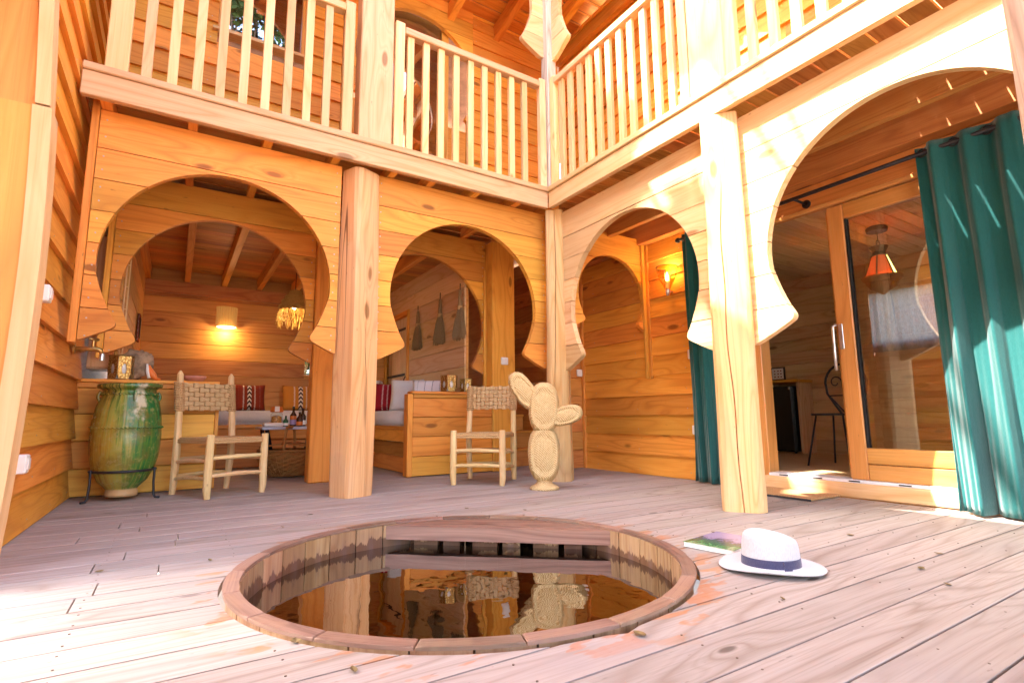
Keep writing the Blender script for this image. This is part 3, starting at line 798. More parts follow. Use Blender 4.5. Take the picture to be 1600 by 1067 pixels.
back_rail = railing('balcony_railing', 'shaded pale wooden balcony railing above the two back arches', 0, 3.85, 1, -0.615, 2.847, 2.512, 2.668, bal+bal2, [(-0.52, -0.40), (0.93, 1.01), (1.345, 1.425), (2.805, 2.878)], [(-0.40, 0.93), (1.425, 2.805)], 'pale', 'balcony railings')
rb = [3.70, 3.57, 3.43, 3.305, 3.18, 3.05, 2.915, 2.79, 2.65, 2.525, 2.395]
rb2 = [1.755-0.14*i for i in range(14)]
right_rail = railing('balcony_railing', 'brightly sunlit balcony railing above the right arcade', 1, 2.85, 1, -1.2, 3.847, 2.512, 2.668, rb+rb2, [(3.785, 3.86), (2.235, 2.31), (1.86, 1.94)], [(2.31, 3.785), (-1.2, 1.86)], 'pale', 'balcony railings')
up = lambda lab, x0, x1, y0, y1, mat: square_post(lab, x0, x1, y0, y1, 2.722, 5.5, mat)
up('weathered grey corner post of the upper balcony with carved brackets', 2.885, 2.99, 3.865, 3.98, 'grey_z')
up('wide pale upper post above the round log post', 1.065, 1.335, 3.91, 4.06, 'pale_z')
up('sunlit wide upper post above the cracked log post', 2.90, 3.06, 1.945, 2.23, 'pale_z')
# carved brackets at the upper corner: the ends of the upper keyhole arches
JU = [z+3.10 for z in JA]
ua = arch_screen('upper_arch', 'upper keyhole arch bracket left of the weathered corner post', 0, 3.93, 0.045, 2.05, 4.66, 0.705, 1.34, 2.885, JU, 'pale_x', 'upper arches of the balcony')
ub = arch_screen('upper_arch', 'upper keyhole arch bracket right of the weathered corner post', 1, 2.94, 0.045, 3.045, 4.60, 0.700, 2.235, 3.875, [z-0.05 for z in JU], 'pale_y', 'upper arches of the balcony')
uc = arch_screen('upper_arch', 'upper keyhole arch above the left part of the back railing', 0, 3.93, 0.045, 0.225, 4.66, 0.705, -0.6, 1.06, JU, 'pale_x', 'upper arches of the balcony')
ud = arch_screen('upper_arch', 'upper keyhole arch above the near part of the sunlit railing', 1, 2.94, 0.045, 1.10, 4.60, 0.700, 0.2, 1.94, [z-0.05 for z in JU], 'pale_y', 'upper arches of the balcony')

# ------------------------------------------------------------------ upper storey
win = (0.09, 0.86, 4.06, 4.98)
uw = lap_wall('siding_wall', 'upper lapped wall with a window behind the left part of the back railing', 0, YB, -1, -0.62, 1.19, 2.66, 5.4, 0.208, 'honey_x', [win], 0.032)
bx('window_sill', (0.05, 0.90, YB-0.07, YB+0.06, 4.03, 4.058), 'pale_x', uw)
f_ = bx('window', (0.09, 0.15, YB-0.02, YB+0.05, 4.06, 4.98), 'doorframe', uw)
for nm, d in (('frame', (0.80, 0.86, YB-0.02, YB+0.05, 4.06, 4.98)), ('frame', (0.152, 0.798, YB-0.02, YB+0.05, 4.92, 4.98)), ('frame', (0.152, 0.798, YB-0.018, YB+0.05, 4.06, 4.10))):
    bx(nm, d, 'doorframe', f_, 0.003)
bx('pane', (0.152, 0.798, YB+0.018, YB+0.024, 4.10, 4.92), 'mirror_glass', f_, 0)
kd = arch_screen('keyhole_doorway', 'upper keyhole doorway with dark glass behind the right part of the back railing', 0, YB-0.03, 0.05, 2.02, 4.36, 0.70, 1.195, 2.69, [2.9, 3.1, 3.31, 3.52, 3.73, 3.94, 4.15, 4.36, 4.57, 4.78, 4.99, 5.2, 5.42], 'honey_x', zmin=3.82, screws=False)
for d in ((1.195, 1.36, YB-0.03, YB+0.02, 2.66, 3.80), (2.62, 2.69, YB-0.05, YB+0.02, 2.66, 4.0)):
    bx('jamb', d, 'honey_z', kd)
for d in ((1.42, 1.50, YB+0.06, YB+0.11, 2.68, 5.1), (2.33, 2.42, YB+0.06, YB+0.11, 2.68, 5.1)):
    bx('door_stile', d, 'doorframe', kd)
bx('pane', (1.50, 2.33, YB+0.08, YB+0.087, 2.68, 5.1), 'mirror_glass', kd, 0)
uw2 = lap_wall('siding_wall', 'upper lapped wall behind the back railing, right of the keyhole doorway', 0, YB, -1, 2.695, 3.94, 2.66, 5.4, 0.208, 'honey_x', (), 0.026)
uw3 = lap_wall('siding_wall', 'upper lapped wall behind the sunlit railing', 1, 3.97, -1, -1.2, 5.05, 2.66, 5.4, 0.205, 'honey_y', (), 0.03)
for y0 in (0.6, 2.55): bx('trim_strip', (3.915, 3.935, y0, y0+0.09, 2.66, 5.3), 'honey_z', uw3)
# rooms behind the upper walls stay dark and closed
room = thing('upper_room', 'plain plank room behind the upper window and the keyhole doorway', 'room', (1.2, 6.5, 2.66))
bx('wall', (-0.7, 4.0, 7.75, 7.8, 2.66, 5.5), 'red_x', room, 0)
bx('wall', (-0.8, -0.7, 5.2, 7.75, 2.66, 5.5), 'red_y', room, 0)
bx('floor', (-0.7, 5.0, 5.21, 7.75, 2.64, 2.655), 'red_x', room, 0)
# roof over the galleries
roof = thing('gallery_roof', 'sloping plank roof on rafters over the upper gallery', 'roof', (2, 4.6, 5.3))
x = -0.7
while x < 4.2:
    bm = prism(BM(), [(3.75, 5.40), (5.12, 5.12), (5.12, 5.30), (3.75, 5.58)], 0, x-0.04, x+0.04); link('rafter', bm, 'honey_y', roof); x += 0.62
y = 3.5
while y > -1.2:
    bm = prism(BM(), [(2.80, 5.36), (3.94, 5.16), (3.94, 5.34), (2.80, 5.54)], 1, y-0.04, y+0.04); link('rafter', bm, 'honey_x', roof); y -= 0.62
for i in range(10):
    y0 = 3.72+0.15*i; z0 = 5.59-0.204*(y0-3.75)
    bx('roof_board', (-0.8, 4.3, y0, y0+0.146, z0-0.012, z0+0.015), 'honey_x', roof, 0)
for i in range(9):
    x0 = 2.74+0.15*i; z0 = 5.555-0.175*(x0-2.8)
    bx('roof_board', (x0, x0+0.146, -1.3, 3.70, z0-0.012, z0+0.015), 'honey_y', roof, 0)
bx('wall_plate', (3.86, 3.935, -1.2, 5.0, 5.05, 5.15), 'honey_y', roof)
for a_ in (0,):
    link('roof_deck', prism(BM(), [(3.70, 5.62), (5.25, 5.305), (5.25, 5.40), (3.70, 5.72)], 0, -0.8, 4.4), 'tile', roof)
    link('roof_deck', prism(BM(), [(2.72, 5.59), (4.3, 5.315), (4.3, 5.41), (2.72, 5.69)], 1, -1.3, 3.69), 'tile', roof)
bx('roof_deck', (-0.8, 8.6, 5.2, 8.0, 5.62, 5.7), 'tile', roof, 0)
bx('roof_deck', (4.2, 8.6, -2.0, 5.2, 5.62, 5.7), 'tile', roof, 0)

# ------------------------------------------------------------------ alcove behind the inner arches
YW = 7.85; XB = 2.66
def board_wall(name, label, axis, plane, out, a0, a1, z0, z1, expo, mat, holes=(), th=0.02, gap=0.004, phase=0.0):
    t = thing(name, label, 'wall', (plane, (a0+a1)/2, z0) if axis == 1 else ((a0+a1)/2, plane, z0))
    z = z0-phase
    while z < z1-0.01:
        zb, zt = max(z, z0), min(z+expo-gap, z1)
        spans = [(a0, a1)]
        for h0, h1, hz0, hz1 in holes:
            if zt > hz0+0.003 and zb < hz1-0.003:
                ns = []
                for s in spans:
                    if h1 <= s[0] or h0 >= s[1]: ns.append(s); continue
                    if h0-s[0] > 0.01: ns.append((s[0], h0))
                    if s[1]-h1 > 0.01: ns.append((h1, s[1]))
                spans = ns
        j = rnd.uniform(0, 0.002)
        for s in spans:
            d = (s[0], s[1], plane-out*j, plane-out*(th+0.002)) if axis == 0 else (plane-out*j, plane-out*(th+0.002), s[0], s[1])
            bx('board', (*d, zb, zt), mat, t, 0.004)
        z += expo
    d = (a0, a1, plane-out*(th+0.004), plane-out*(th+0.03)) if axis == 0 else (plane-out*(th+0.004), plane-out*(th+0.03), a0, a1)
    bk = [(a0, a1, z0, z1)]
    if holes:
        h0, h1, hz0, hz1 = holes[0]
        bk = [q for q in ((a0, h0, z0, z1), (h1, a1, z0, z1), (h0, h1, z0, hz0), (h0, h1, hz1, z1)) if q[3]-q[2] > 0.01]
    for b0, b1_, q0, q1 in bk:
        e = ((b0, b1_)+d[2:]) if axis == 0 else (d[:2]+(b0, b1_))
        bx('backing', (*e, q0, q1), 'red_x', t, 0)
    return t
w_small = (1.50, 1.78, 1.18, 1.55)
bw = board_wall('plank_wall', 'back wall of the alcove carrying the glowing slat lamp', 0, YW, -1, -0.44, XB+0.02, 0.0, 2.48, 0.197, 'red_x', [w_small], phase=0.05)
bx('ledge', (-0.44, XB, YW-0.075, YW-0.002, 2.15, 2.30), 'red_x', bw)
fw = bx('window', (1.48, 1.80, YW-0.035, YW+0.03, 1.155, 1.178), 'red_x', bw, 0.003)
bx('pane', (1.50, 1.78, YW+0.012, YW+0.016, 1.18, 1.55), 'thin_glass', fw, 0)
lw = board_wall('plank_wall', 'left side wall of the alcove with the bright window slot', 1, -0.42, 1, 5.22, YW, 0.0, 2.48, 0.197, 'red_y', [(5.34, 5.62, 1.0, 2.05)], phase=0.05)
for d in ((-0.62, -0.415, 5.325, 5.338, 0.99, 2.06), (-0.62, -0.415, 5.622, 5.635, 0.99, 2.06), (-0.62, -0.415, 5.34, 5.62, 0.975, 0.997), (-0.62, -0.415, 5.34, 5.62, 2.052, 2.07)):
    bx('window_lining', d, 'pale_z', lw, 0.002)
rw = board_wall('plank_wall', 'wall of pale boards with three brooms hanging on it', 1, XB, -1, 5.20, YW, 0.0, 2.48, 0.225, 'pale_y', [(6.92, 7.76, 0.0, 2.0)])
dr = thing('plank_door', 'small ledged plank door with black strap hinges in the brooms wall', 'door', (XB+0.025, 7.34, 0))
for i in range(5): bx('plank', (XB+0.015, XB+0.04, 6.94+0.158*i, 6.94+0.158*i+0.154, 0.02, 1.98), 'room_z', dr, 0.003)
bx('ledge_board', (XB+0.041, XB+0.06, 6.9, 7.8, 0.0, 2.05), 'room_y', dr, 0)
bx('frame', (XB-0.02, XB+0.04, 6.86, 6.92, 0.0, 2.06), 'honey_z', dr); bx('frame', (XB-0.02, XB+0.04, 7.76, 7.83, 0.0, 2.06), 'honey_z', dr)
bx('frame', (XB-0.02, XB+0.04, 6.92, 7.76, 1.995, 2.06), 'honey_y', dr)
for z in (1.17, 1.82): bx('strap_hinge', (XB+0.006, XB+0.014, 7.04, 7.74, z-0.018, z+0.018), 'iron', dr, 0.002)
bm = tube(BM(), [(XB+0.005, 7.0, 1.14), (XB-0.015, 7.0, 1.10), (XB-0.015, 7.0, 0.92), (XB+0.005, 7.0, 0.88)], 0.008, 6); link('handle', bm, 'iron', dr)
bx('latch', (XB-0.005, XB+0.014, 6.96, 7.06, 0.84, 0.90), 'iron', dr)
ceil = struct('alcove_ceiling')
bx('backing', (-0.7, 3.0, 5.16, 7.95, 2.485, 2.51), 'red_x', ceil, 0)
y = 5.16
while y < YW:
    bx('board', (-0.62, 2.9, y, y+0.117, 2.46, 2.48), 'red_x', ceil, 0.002); y += 0.12
for x in (-0.40, 0.02, 0.44, 0.86, 1.30, 1.75, 2.20):
    bx('joist', (x-0.032, x+0.032, 5.16, YW-0.003, 2.31, 2.457), 'honey_y', ceil)
# benches
bb = thing('built_in_bench', 'long built-in wooden bench along the back wall with a pale seat pad', 'bench', (0.7, 7.3, 0))
bx('seat', (-0.42, 1.99, 7.02, 7.80, 0.465, 0.505), 'red_x', bb)
bx('front_board', (-0.42, 1.99, 7.05, 7.075, 0.33, 0.463), 'honey_x', bb)
for z0, z1 in ((0.01, 0.155), (0.16, 0.315)): bx('front_board', (-0.42, 1.99, 7.09, 7.115, z0, z1), 'red_x', bb)
def pad(name, dims, parent, mat='white_cloth'):
    bm = BM(); box(bm, *dims); 
    bmesh.ops.bevel(bm, geom=list(bm.edges), offset=0.02, segments=3, affect='EDGES')
    return link(name, bm, mat, parent, smooth=True)
pad('seat_pad', (-0.41, 1.99, 7.03, 7.79, 0.507, 0.672), bb)
rbn = thing('built_in_bench', 'built-in bench below the brooms with a white seat pad', 'bench', (2.25, 6.0, 0))
bx('seat', (1.95, 2.63, 5.07, 7.0, 0.448, 0.485), 'honey_y', rbn)
bx('front_board', (1.965, 1.99, 5.06, 7.0, 0.33, 0.446), 'honey_y', rbn)
for z0, z1 in ((0.01, 0.17), (0.175, 0.315)): bx('front_board', (2.02, 2.045, 5.06, 7.0, z0, z1), 'red_y', rbn)
pad('seat_pad', (1.95, 2.62, 5.07, 6.98, 0.487, 0.648), rbn)
def half_wall(name, label, x0, x1, y0, y1, zt, endpost):
    t = thing(name, label, 'counter', ((x0+x1)/2, (y0+y1)/2, 0))
    z = 0.008; n = 0
    hs = [0.20, 0.205, 0.20, 0.20]
    k = (zt-0.075)/sum(hs)
    for h in hs:
        bx('board', (x0, x1, y0, y0+0.022, z, z+h*k-0.005), 'honey_x', t)
        z += h*k
    bx('board', (x0, x1, y0-0.001, y0+0.022, z, zt-0.028), 'honey_x', t)
    bx('counter_top', (x0-(0.02 if endpost < 0 else 0), x1+(0.02 if endpost > 0 else 0), y0-0.018, y1+0.01, zt-0.026, zt), 'honey_x', t)
    e = x0 if endpost < 0 else x1
    bx('end_board', (e-0.055, e-0.002, y0-0.004, y1, 0.004, zt-0.028) if endpost < 0 else (e+0.002, e+0.03, y0-0.004, y1, 0.004, zt-0.028), 'honey_z', t)
    bx('back_board', (x0, x1, y1-0.022, y1, 0.008, zt-0.028), 'red_x', t)
    for zz in (0.1, 0.3, 0.5, 0.7):
        for xx in (x0+0.03, x1-0.03):
            pass
    return t
half_wall('half_wall', 'low plank half wall behind the green jar, holding a lantern and driftwood', -0.665, 0.285, 5.17, 5.30, 0.885, 1)
half_wall('half_wall', 'plank counter behind the right chair with two brass lanterns on top', 1.975, 2.870, 4.96, 5.06, 0.83, -1)

# cushions
def pillow(label, mat, w, h, d, loc, rot, group='cushions in the alcove', fringe=None):
    t = thing('cushion', label, 'cushion', loc, group, local=True)
    bm = BM(); n = 14; V = {}
    for s in (-1, 1):
        for i in range(n+1):
            for j in range(n+1):
                u, v = i/n*2-1, j/n*2-1
                e = (1-u**4)*(1-v**4)
                if s > 0 and (i in (0, n) or j in (0, n)): V[s, i, j] = V[-1, i, j]; continue
                pin = 1-0.07*(1-abs(u))*0-0.06*(u*u*(1-v*v)+v*v*(1-u*u))*1.0
                V[s, i, j] = bm.verts.new((u*w/2*(1-0.07*(1-v*v)*u*u), s*d/2*(max(e, 0)**0.55), h/2+v*h/2*(1-0.07*(1-u*u)*v*v)))
        for i in range(n):
            for j in range(n):
                bm.faces.new((V[s, i, j], V[s, i+1, j], V[s, i+1, j+1], V[s, i, j+1]))
    link('cover', bm, mat, t, smooth=True)
    if fringe:
        fb = BM()
        for sx in (-1, 1):
            for k in range(26):
                z = h*(k+0.5)/26; 
                tube(fb, [(sx*w/2*0.97, 0, z), (sx*(w/2+0.02), rnd.uniform(-.01, .01), z+rnd.uniform(-.01, .01)), (sx*(w/2+0.04), rnd.uniform(-.02, .02), z-rnd.uniform(.0, .02))], 0.0035, 4)
        link('fringe', fb, fringe, t, kind='stuff')
    t.rotation_euler = rot
    return t
pillow('dark rust cushion with a chevron stripe leaning on the back wall', 'rust_pillow', 0.40, 0.36, 0.13, (0.80, 7.66, 0.672), (math.radians(-14), 0, 0.05))
pillow('orange cushion with three dark stripes partly behind the pier', 'orange_pillow', 0.46, 0.36, 0.13, (1.43, 7.66, 0.672), (math.radians(-14), 0, -0.03))
pillow('bright red cushion with dotted white stripes at the far end of the side bench', 'red_pillow', 0.42, 0.36, 0.14, (2.23, 6.35, 0.648), (math.radians(-14), 0, math.radians(-28)))
pillow('pale cushion with a fringed edge beside the red cushion', 'white_cloth', 0.42, 0.42, 0.13, (2.02, 6.86, 0.648), (math.radians(-12), 0, math.radians(-40)), fringe='white_cloth')
pillow('off-white cushion propped behind the corner of the counter', 'white_cloth', 0.40, 0.38, 0.12, (2.28, 5.95, 0.648), (math.radians(-10), 0, math.radians(-35)))
pillow('white cushion with a black stripe behind the brass lanterns', 'white_pillow', 0.42, 0.36, 0.13, (2.33, 5.42, 0.648), (math.radians(-18), 0, math.radians(-38)))
pillow('dark red cushion mostly hidden behind the white striped one', 'red_pillow', 0.40, 0.30, 0.12, (2.40, 5.72, 0.648), (math.radians(-12), 0, math.radians(-60)))

# table with things on it
tb = thing('coffee_table', 'low table with a pale top and black slanted legs in the alcove', 'table', (1.05, 6.1, 0))
bx('tabletop', (0.745, 1.40, 5.85, 6.40, 0.462, 0.49), 'marble', tb, 0.006)
for x, d in ((0.80, 0.10), (1.30, -0.10)):
    for y in (5.93, 6.30):
        bm = tube(BM(), [(x, y, 0.461), (x+d, y, 0.0)], 0.02, 4); link('leg', bm, 'iron', tb)
pk = bx('package', (0.765, 0.945, 5.88, 6.06, 0.491, 0.531), 'paper', None, 0.012)
tag(pk, 'white paper package lying on the low table', 'package')
jr = thing('biscuit_jar', 'glass jar of biscuits tied with an orange paper label', 'jar', (0.915, 6.14, 0.491))
link('glass', lathe(BM(), [(0.05, 0), (0.06, 0.01), (0.06, 0.13), (0.04, 0.15)], 20, (0.915, 6.14, 0.491)), 'thin_glass', jr, smooth=True)
link('biscuits', lathe(BM(), [(0.045, 0.006), (0.052, 0.012), (0.05, 0.10), (0.02, 0.115)], 14, (0.915, 6.14, 0.491)), 'biscuit', jr)
link('lid', lathe(BM(), [(0.062, 0.15), (0.066, 0.165), (0.055, 0.20), (0.052, 0.205)], 14, (0.915, 6.14, 0.491)), 'orange_label', jr)
bx('label', (0.885, 0.93, 6.066, 6.078, 0.645, 0.70), 'paper', jr, 0.001)
def bottle(label, x, y, cols, h=0.21, r=0.033):
    t = thing('bottle', label, 'bottle', (x, y, 0.491), 'bottles on the low table')
    link('glass', lathe(BM(), [(r*0.9, 0), (r, 0.006), (r, h*0.55), (r*0.4, h*0.72), (r*0.36, h*0.9)], 18, (x, y, 0.491)), cols[0], t, smooth=True)
    link('cap', lathe(BM(), [(r*0.42, h*0.9), (r*0.42, h)], 12, (x, y, 0.491)), 'iron', t)
    link('label', lathe(BM(), [(r*1.02, h*0.08), (r*1.02, h*0.33)], 18, (x, y, 0.491), cap=False), cols[1], t, smooth=True)
    if len(cols) > 2: link('band', lathe(BM(), [(r*1.02, h*0.34), (r*1.02, h*0.52)], 18, (x, y, 0.491), cap=False), cols[2], t, smooth=True)
bottle('dark bottle with a lilac label and an orange band', 1.075, 6.10, ('amber', 'lilac_label', 'orange_label'))
bottle('dark bottle with orange label right next to the lilac one', 1.125, 6.02, ('amber', 'orange_label'), 0.15)
bottle('dark bottle with a white label beside the pier', 1.175, 6.12, ('amber', 'paper'), 0.19)
bottle('small green glass bottle standing in front of the lilac-labelled one', 0.985, 6.0, ('green_label', 'paper'), 0.11, 0.026)

# picnic basket
bk = thing('wicker_basket', 'brown wicker picnic basket with lids and an arched handle under the table', 'basket', (1.00, 5.80, 0), local=True, rotz=math.radians(-25))
bm = BM(); NA, NZ = 56, 12; V = []
for j in range(NZ+1):
    t_ = j/NZ; z = 0.012+0.245*t_; k = 0.62+0.38*math.sin(min(1, t_*1.15)*PI/2)
    V.append([bm.verts.new(((0.29*k+0.005*(-1)**(i//2+j))*math.cos(2*PI*i/NA), (0.19*k+0.005*(-1)**(i//2+j))*math.sin(2*PI*i/NA), z)) for i in range(NA)])
for a, b in zip(V, V[1:]):
    for i in range(NA): bm.faces.new((a[i], a[(i+1) % NA], b[(i+1) % NA], b[i]))
bm.faces.new(V[0]); link('body', bm, 'wicker', bk)
rb_ = BM()
for i in range(26):
    s = -1 if i < 13 else 1; q = (i % 13)/12*PI
    x0 = -0.0; pts = []
    for j in range(8):
        t_ = j/7; z = 0.25-0.235*math.sin(t_*PI/2); k = 1.02-0.36*(1-math.cos(t_*PI/2))
        a = PI/2*s+(q-PI/2)*(0.25+0.75*(1-t_))
        pts.append((0.296*k*math.cos(a), 0.196*k*math.sin(a), z))
    tube(rb_, pts, 0.0045, 5)
link('rib', rb_, 'wicker', bk, kind='stuff')
link('rim', tube(BM(), [(0.297*math.cos(2*PI*i/40), 0.197*math.sin(2*PI*i/40), 0.258) for i in range(40)], 0.012, 8, True), 'wicker', bk, smooth=True)
for s in (-1, 1):
    pts = [(s*(0.03+0.255*math.cos(t_)), 0.185*math.sin(t_), 0.0) for t_ in [(-PI/2)+PI*i/12 for i in range(13)]]
    bm = prism(BM(), [(p[0], p[1]) for p in pts], 2, 0.262, 0.276)
    for v in bm.verts: v.co.z += 0.04*(1-abs(v.co.x)/0.3)+0.02
    link('lid', bm, 'wicker', bk)
link('handle', tube(BM(), [(0, -0.195*math.cos(PI*i/14), 0.25+0.235*min(1, math.sin(PI*i/14)*1.25)) for i in range(15)], 0.014, 8), 'wicker', bk, smooth=True)

# lamps in the alcove
sc_ = thing('wall_lamp', 'glowing half-round wall lamp of thin wooden slats', 'lamp', (0.49, YW-0.06, 1.86))
n = 13; th0, th1 = PI, 2*PI
for i in range(n):
    a = PI+PI*(i+0.5)/n; r = 0.125; da = PI/n*0.43
    p = [(0.49+rr*math.cos(a+s), YW-0.025+0.85*rr*math.sin(a+s)) for rr, s in ((r, -da), (r, da), (r-0.008, da), (r-0.008, -da))]
    link('slat', prism(BM(), p, 2, 1.755, 2.03), 'shade_glow', sc_)
link('diffuser', lathe(BM(), [(0.112, 1.76), (0.112, 1.755), (0.0, 1.755)], 20, (0.49, YW-0.118, 0), cap=False), 'glow_white', sc_)
lamp((0.49, YW-0.13, 1.70), 0.7)
pd = thing('pendant_lamp', 'shaggy straw pendant lamp hanging in the alcove', 'lamp', (1.085, 6.4, 2.25))
link('cord', tube(BM(), [(1.085, 6.4, 2.25), (1.085, 6.4, 2.03)], 0.004, 6), 'iron', pd)
bm = BM(); prof = [(0.03, 2.04), (0.065, 2.03), (0.075, 1.985), (0.105, 1.975), (0.112, 1.93), (0.135, 1.92), (0.14, 1.87), (0.158, 1.86), (0.16, 1.80)]
lathe(bm, prof, 40, (1.085, 6.4, 0), cap=False); link('shade', bm, 'palm', pd)
fb = BM()
for z0, r, m_, ln in ((1.985, 0.078, 60, 0.05), (1.93, 0.115, 80, 0.06), (1.87, 0.145, 110, 0.07), (1.81, 0.158, 170, 0.19)):
    for i in range(m_):
        a = 2*PI*i/m_+rnd.uniform(-.03, .03); l_ = ln*rnd.uniform(0.55, 1.15); o_ = rnd.uniform(0.0, 0.05)
        c, s = math.cos(a), math.sin(a); q = rnd.uniform(-.03, .03)
        tube(fb, [(1.085+r*c, 6.4+r*s, z0), (1.085+(r+o_*0.7)*c, 6.4+(r+o_*0.7)*s, z0-l_*0.5), (1.085+(r+o_*0.6)*c+q, 6.4+(r+o_*0.6)*s+q, z0-l_)], 0.003, 3)
link('fringe', fb, 'palm', pd, kind='stuff')
link('bulb', lathe(BM(), [(0.0, 1.81), (0.03, 1.83), (0.035, 1.87), (0.015, 1.92)], 14, (1.085, 6.4, 0)), 'bulb', pd, smooth=True)
lamp((1.085, 6.4, 1.72), 0.5)

# brooms
for y, z, s, w in ((6.50, 1.47, 0.95, 'left'), (5.80, 1.46, 1.02, 'mid'), (5.26, 1.45, 1.03, 'right')):
    lab = {'left': 'short straw broom hanging nearest the small plank door', 'mid': 'straw broom hanging in the middle between the two others', 'right': 'straw broom hanging closest to the inner arch and pier'}[w]
    t = thing('straw_broom', lab, 'broom', (XB-0.03, y, z+0.52), 'brooms hanging on the wall')
    X_ = XB-0.025
    link('handle', tube(BM(), [(X_, y, z+0.30*s), (X_, y, z+0.52*s)], [0.030, 0.016], 10), 'broom', t)
    fb = BM()
    for i in range(170):
        a = rnd.uniform(-1, 1); b_ = rnd.uniform(-1, 1)
        tube(fb, [(X_+0.012*b_, y+0.026*a, z+0.335*s), (X_-0.006+0.020*b_, y+0.070*a*s, z+0.23*s), (X_-0.01+0.024*b_, y+0.105*a*s, z+0.11*s), (X_-0.012+0.03*b_, y+0.112*a*s+rnd.uniform(-.012, .012), z+rnd.uniform(-.03, .05))], 0.0046, 4)
    link('bristles', fb, 'broom', t, kind='stuff')
    link('binding', tube(BM(), [(X_, y, z+0.305*s), (X_, y, z+0.345*s)], 0.034, 10), 'rush', t)
    link('hook', tube(BM(), [(X_, y, z+0.52*s), (X_, y, z+0.60*s)], 0.005, 5), 'iron', t)

# stairs behind the counter
st = thing('staircase', 'narrow wooden stairs climbing behind the corner post', 'stairs', (3.4, 5.4, 0))
for i in range(11):
    bx('riser', (3.18, 3.78, 5.30+0.22*i, 5.318+0.22*i, 0.2*i, 0.2*i+0.172), 'red_x', st)
    bx('tread', (3.18, 3.78, 5.28+0.22*i, 5.52+0.22*i, 0.2*i+0.174, 0.2*i+0.202), 'honey_x', st)
board_wall('plank_wall', 'stair wall of boards lit blue from above', 1, 3.80, -1, 4.80, 8.2, 0.0, 2.6, 0.2, 'red_y')
board_wall('plank_wall', 'narrow return wall between the corner post and the lapped wall', 0, 4.74, -1, 3.78, 3.96, 0.0, 2.6, 0.2, 'red_x')
bx('stair_side', (3.172-0.02, 3.172, 5.2, 8.0, 0.0, 2.4), 'red_y', st, 0)
bx('stair_end', (3.15, 3.8, 8.2, 8.25, 0.0, 5.0), 'red_x', st, 0)

# lapped wall on the right passage
lap2 = lap_wall('siding_wall', 'lower lapped wall between the stairs and the short teal curtain', 1, 3.97, -1, 2.60, 4.69, 0.005, 2.285, 0.190, 'honey_y', (), 0.030)
bx('corner_strip', (3.925, 3.972, 4.692, 4.735, 0.0, 2.283), 'honey_z', lap2)
bx('backing', (3.975, 4.0, 2.56, 4.73, 0.0, 2.6), 'red_y', lap2, 0)
bx('trim_strip', (3.93, 3.955, 3.66, 3.70, 0.93, 2.283), 'honey_z', lap2)

# sliding glass door and threshold
dw = thing('door_wall', 'door wall with lintel boards and threshold beam round the glass door', 'wall', (3.97, 1.5, 0))
bx('threshold_beam', (3.945, 4.12, 0.2, 2.56, 0.002, 0.10), 'pale_y', dw, 0.006)
bx('lintel_board', (3.972, 4.06, -1.2, 2.62, 2.10, 2.284), 'red_y', dw)
bx('lintel_board', (3.96, 4.06, -1.2, 4.73, 2.287, 2.638), 'red_y', dw)
bx('jamb', (3.972, 4.10, 2.525, 2.60, 0.10, 2.10), 'doorframe', dw)
bx('jamb', (3.972, 4.10, 0.16, 0.24, 0.10, 2.10), 'doorframe', dw)
bx('side_panel', (3.975, 4.06, -1.2, 0.155, 0.0, 2.10), 'honey_y', dw)
th_ = bx('threshold_rail', (3.95, 4.14, 0.25, 2.522, 0.101, 0.122), 'alu', dw, 0.003)
for y in (0.7, 1.25, 1.60, 1.90, 2.15, 2.40): bx('drain_slot', (3.946, 3.9495, y-0.035, y+0.035, 0.108, 0.116), 'dark', th_, 0)
sd = thing('sliding_door', 'varnished sliding glass door with a lilac white threshold below', 'door', (3.98, 1.3, 0.125))
bx('stile', (3.965, 4.03, 1.815, 1.925, 0.124, 2.066), 'doorframe', sd, 0.006)
bx('stile', (3.965, 4.03, 0.26, 0.37, 0.124, 2.066), 'doorframe', sd, 0.006)
bx('top_rail', (3.966, 4.03, 0.372, 1.813, 1.955, 2.066), 'doorrail', sd, 0.005)
bx('bottom_rail', (3.966, 4.03, 0.372, 1.813, 0.232, 0.336), 'doorrail', sd, 0.005)
bx('bottom_rail', (3.967, 4.03, 0.372, 1.813, 0.124, 0.227), 'doorrail', sd, 0.005)
bx('glazing_bead', (3.975, 4.02, 1.803, 1.813, 0.338, 1.953), 'dark', sd, 0)
bx('glass_pane', (3.998, 4.004, 0.372, 1.803, 0.338, 1.953), 'glass', sd, 0)
bx('edge_stile', (4.035, 4.085, 1.86, 1.965, 0.124, 2.066), 'doorframe', sd, 0.004)
hd = bx('handle_plate', (3.958, 3.964, 1.885, 1.915, 1.02, 1.20), 'chrome', sd, 0.003)
bm = tube(BM(), [(3.96, 1.925, 1.20), (3.945, 1.945, 1.185), (3.942, 1.945, 0.98), (3.945, 1.945, 0.87)], 0.011, 8); link('handle', bm, 'chrome', sd, smooth=True)

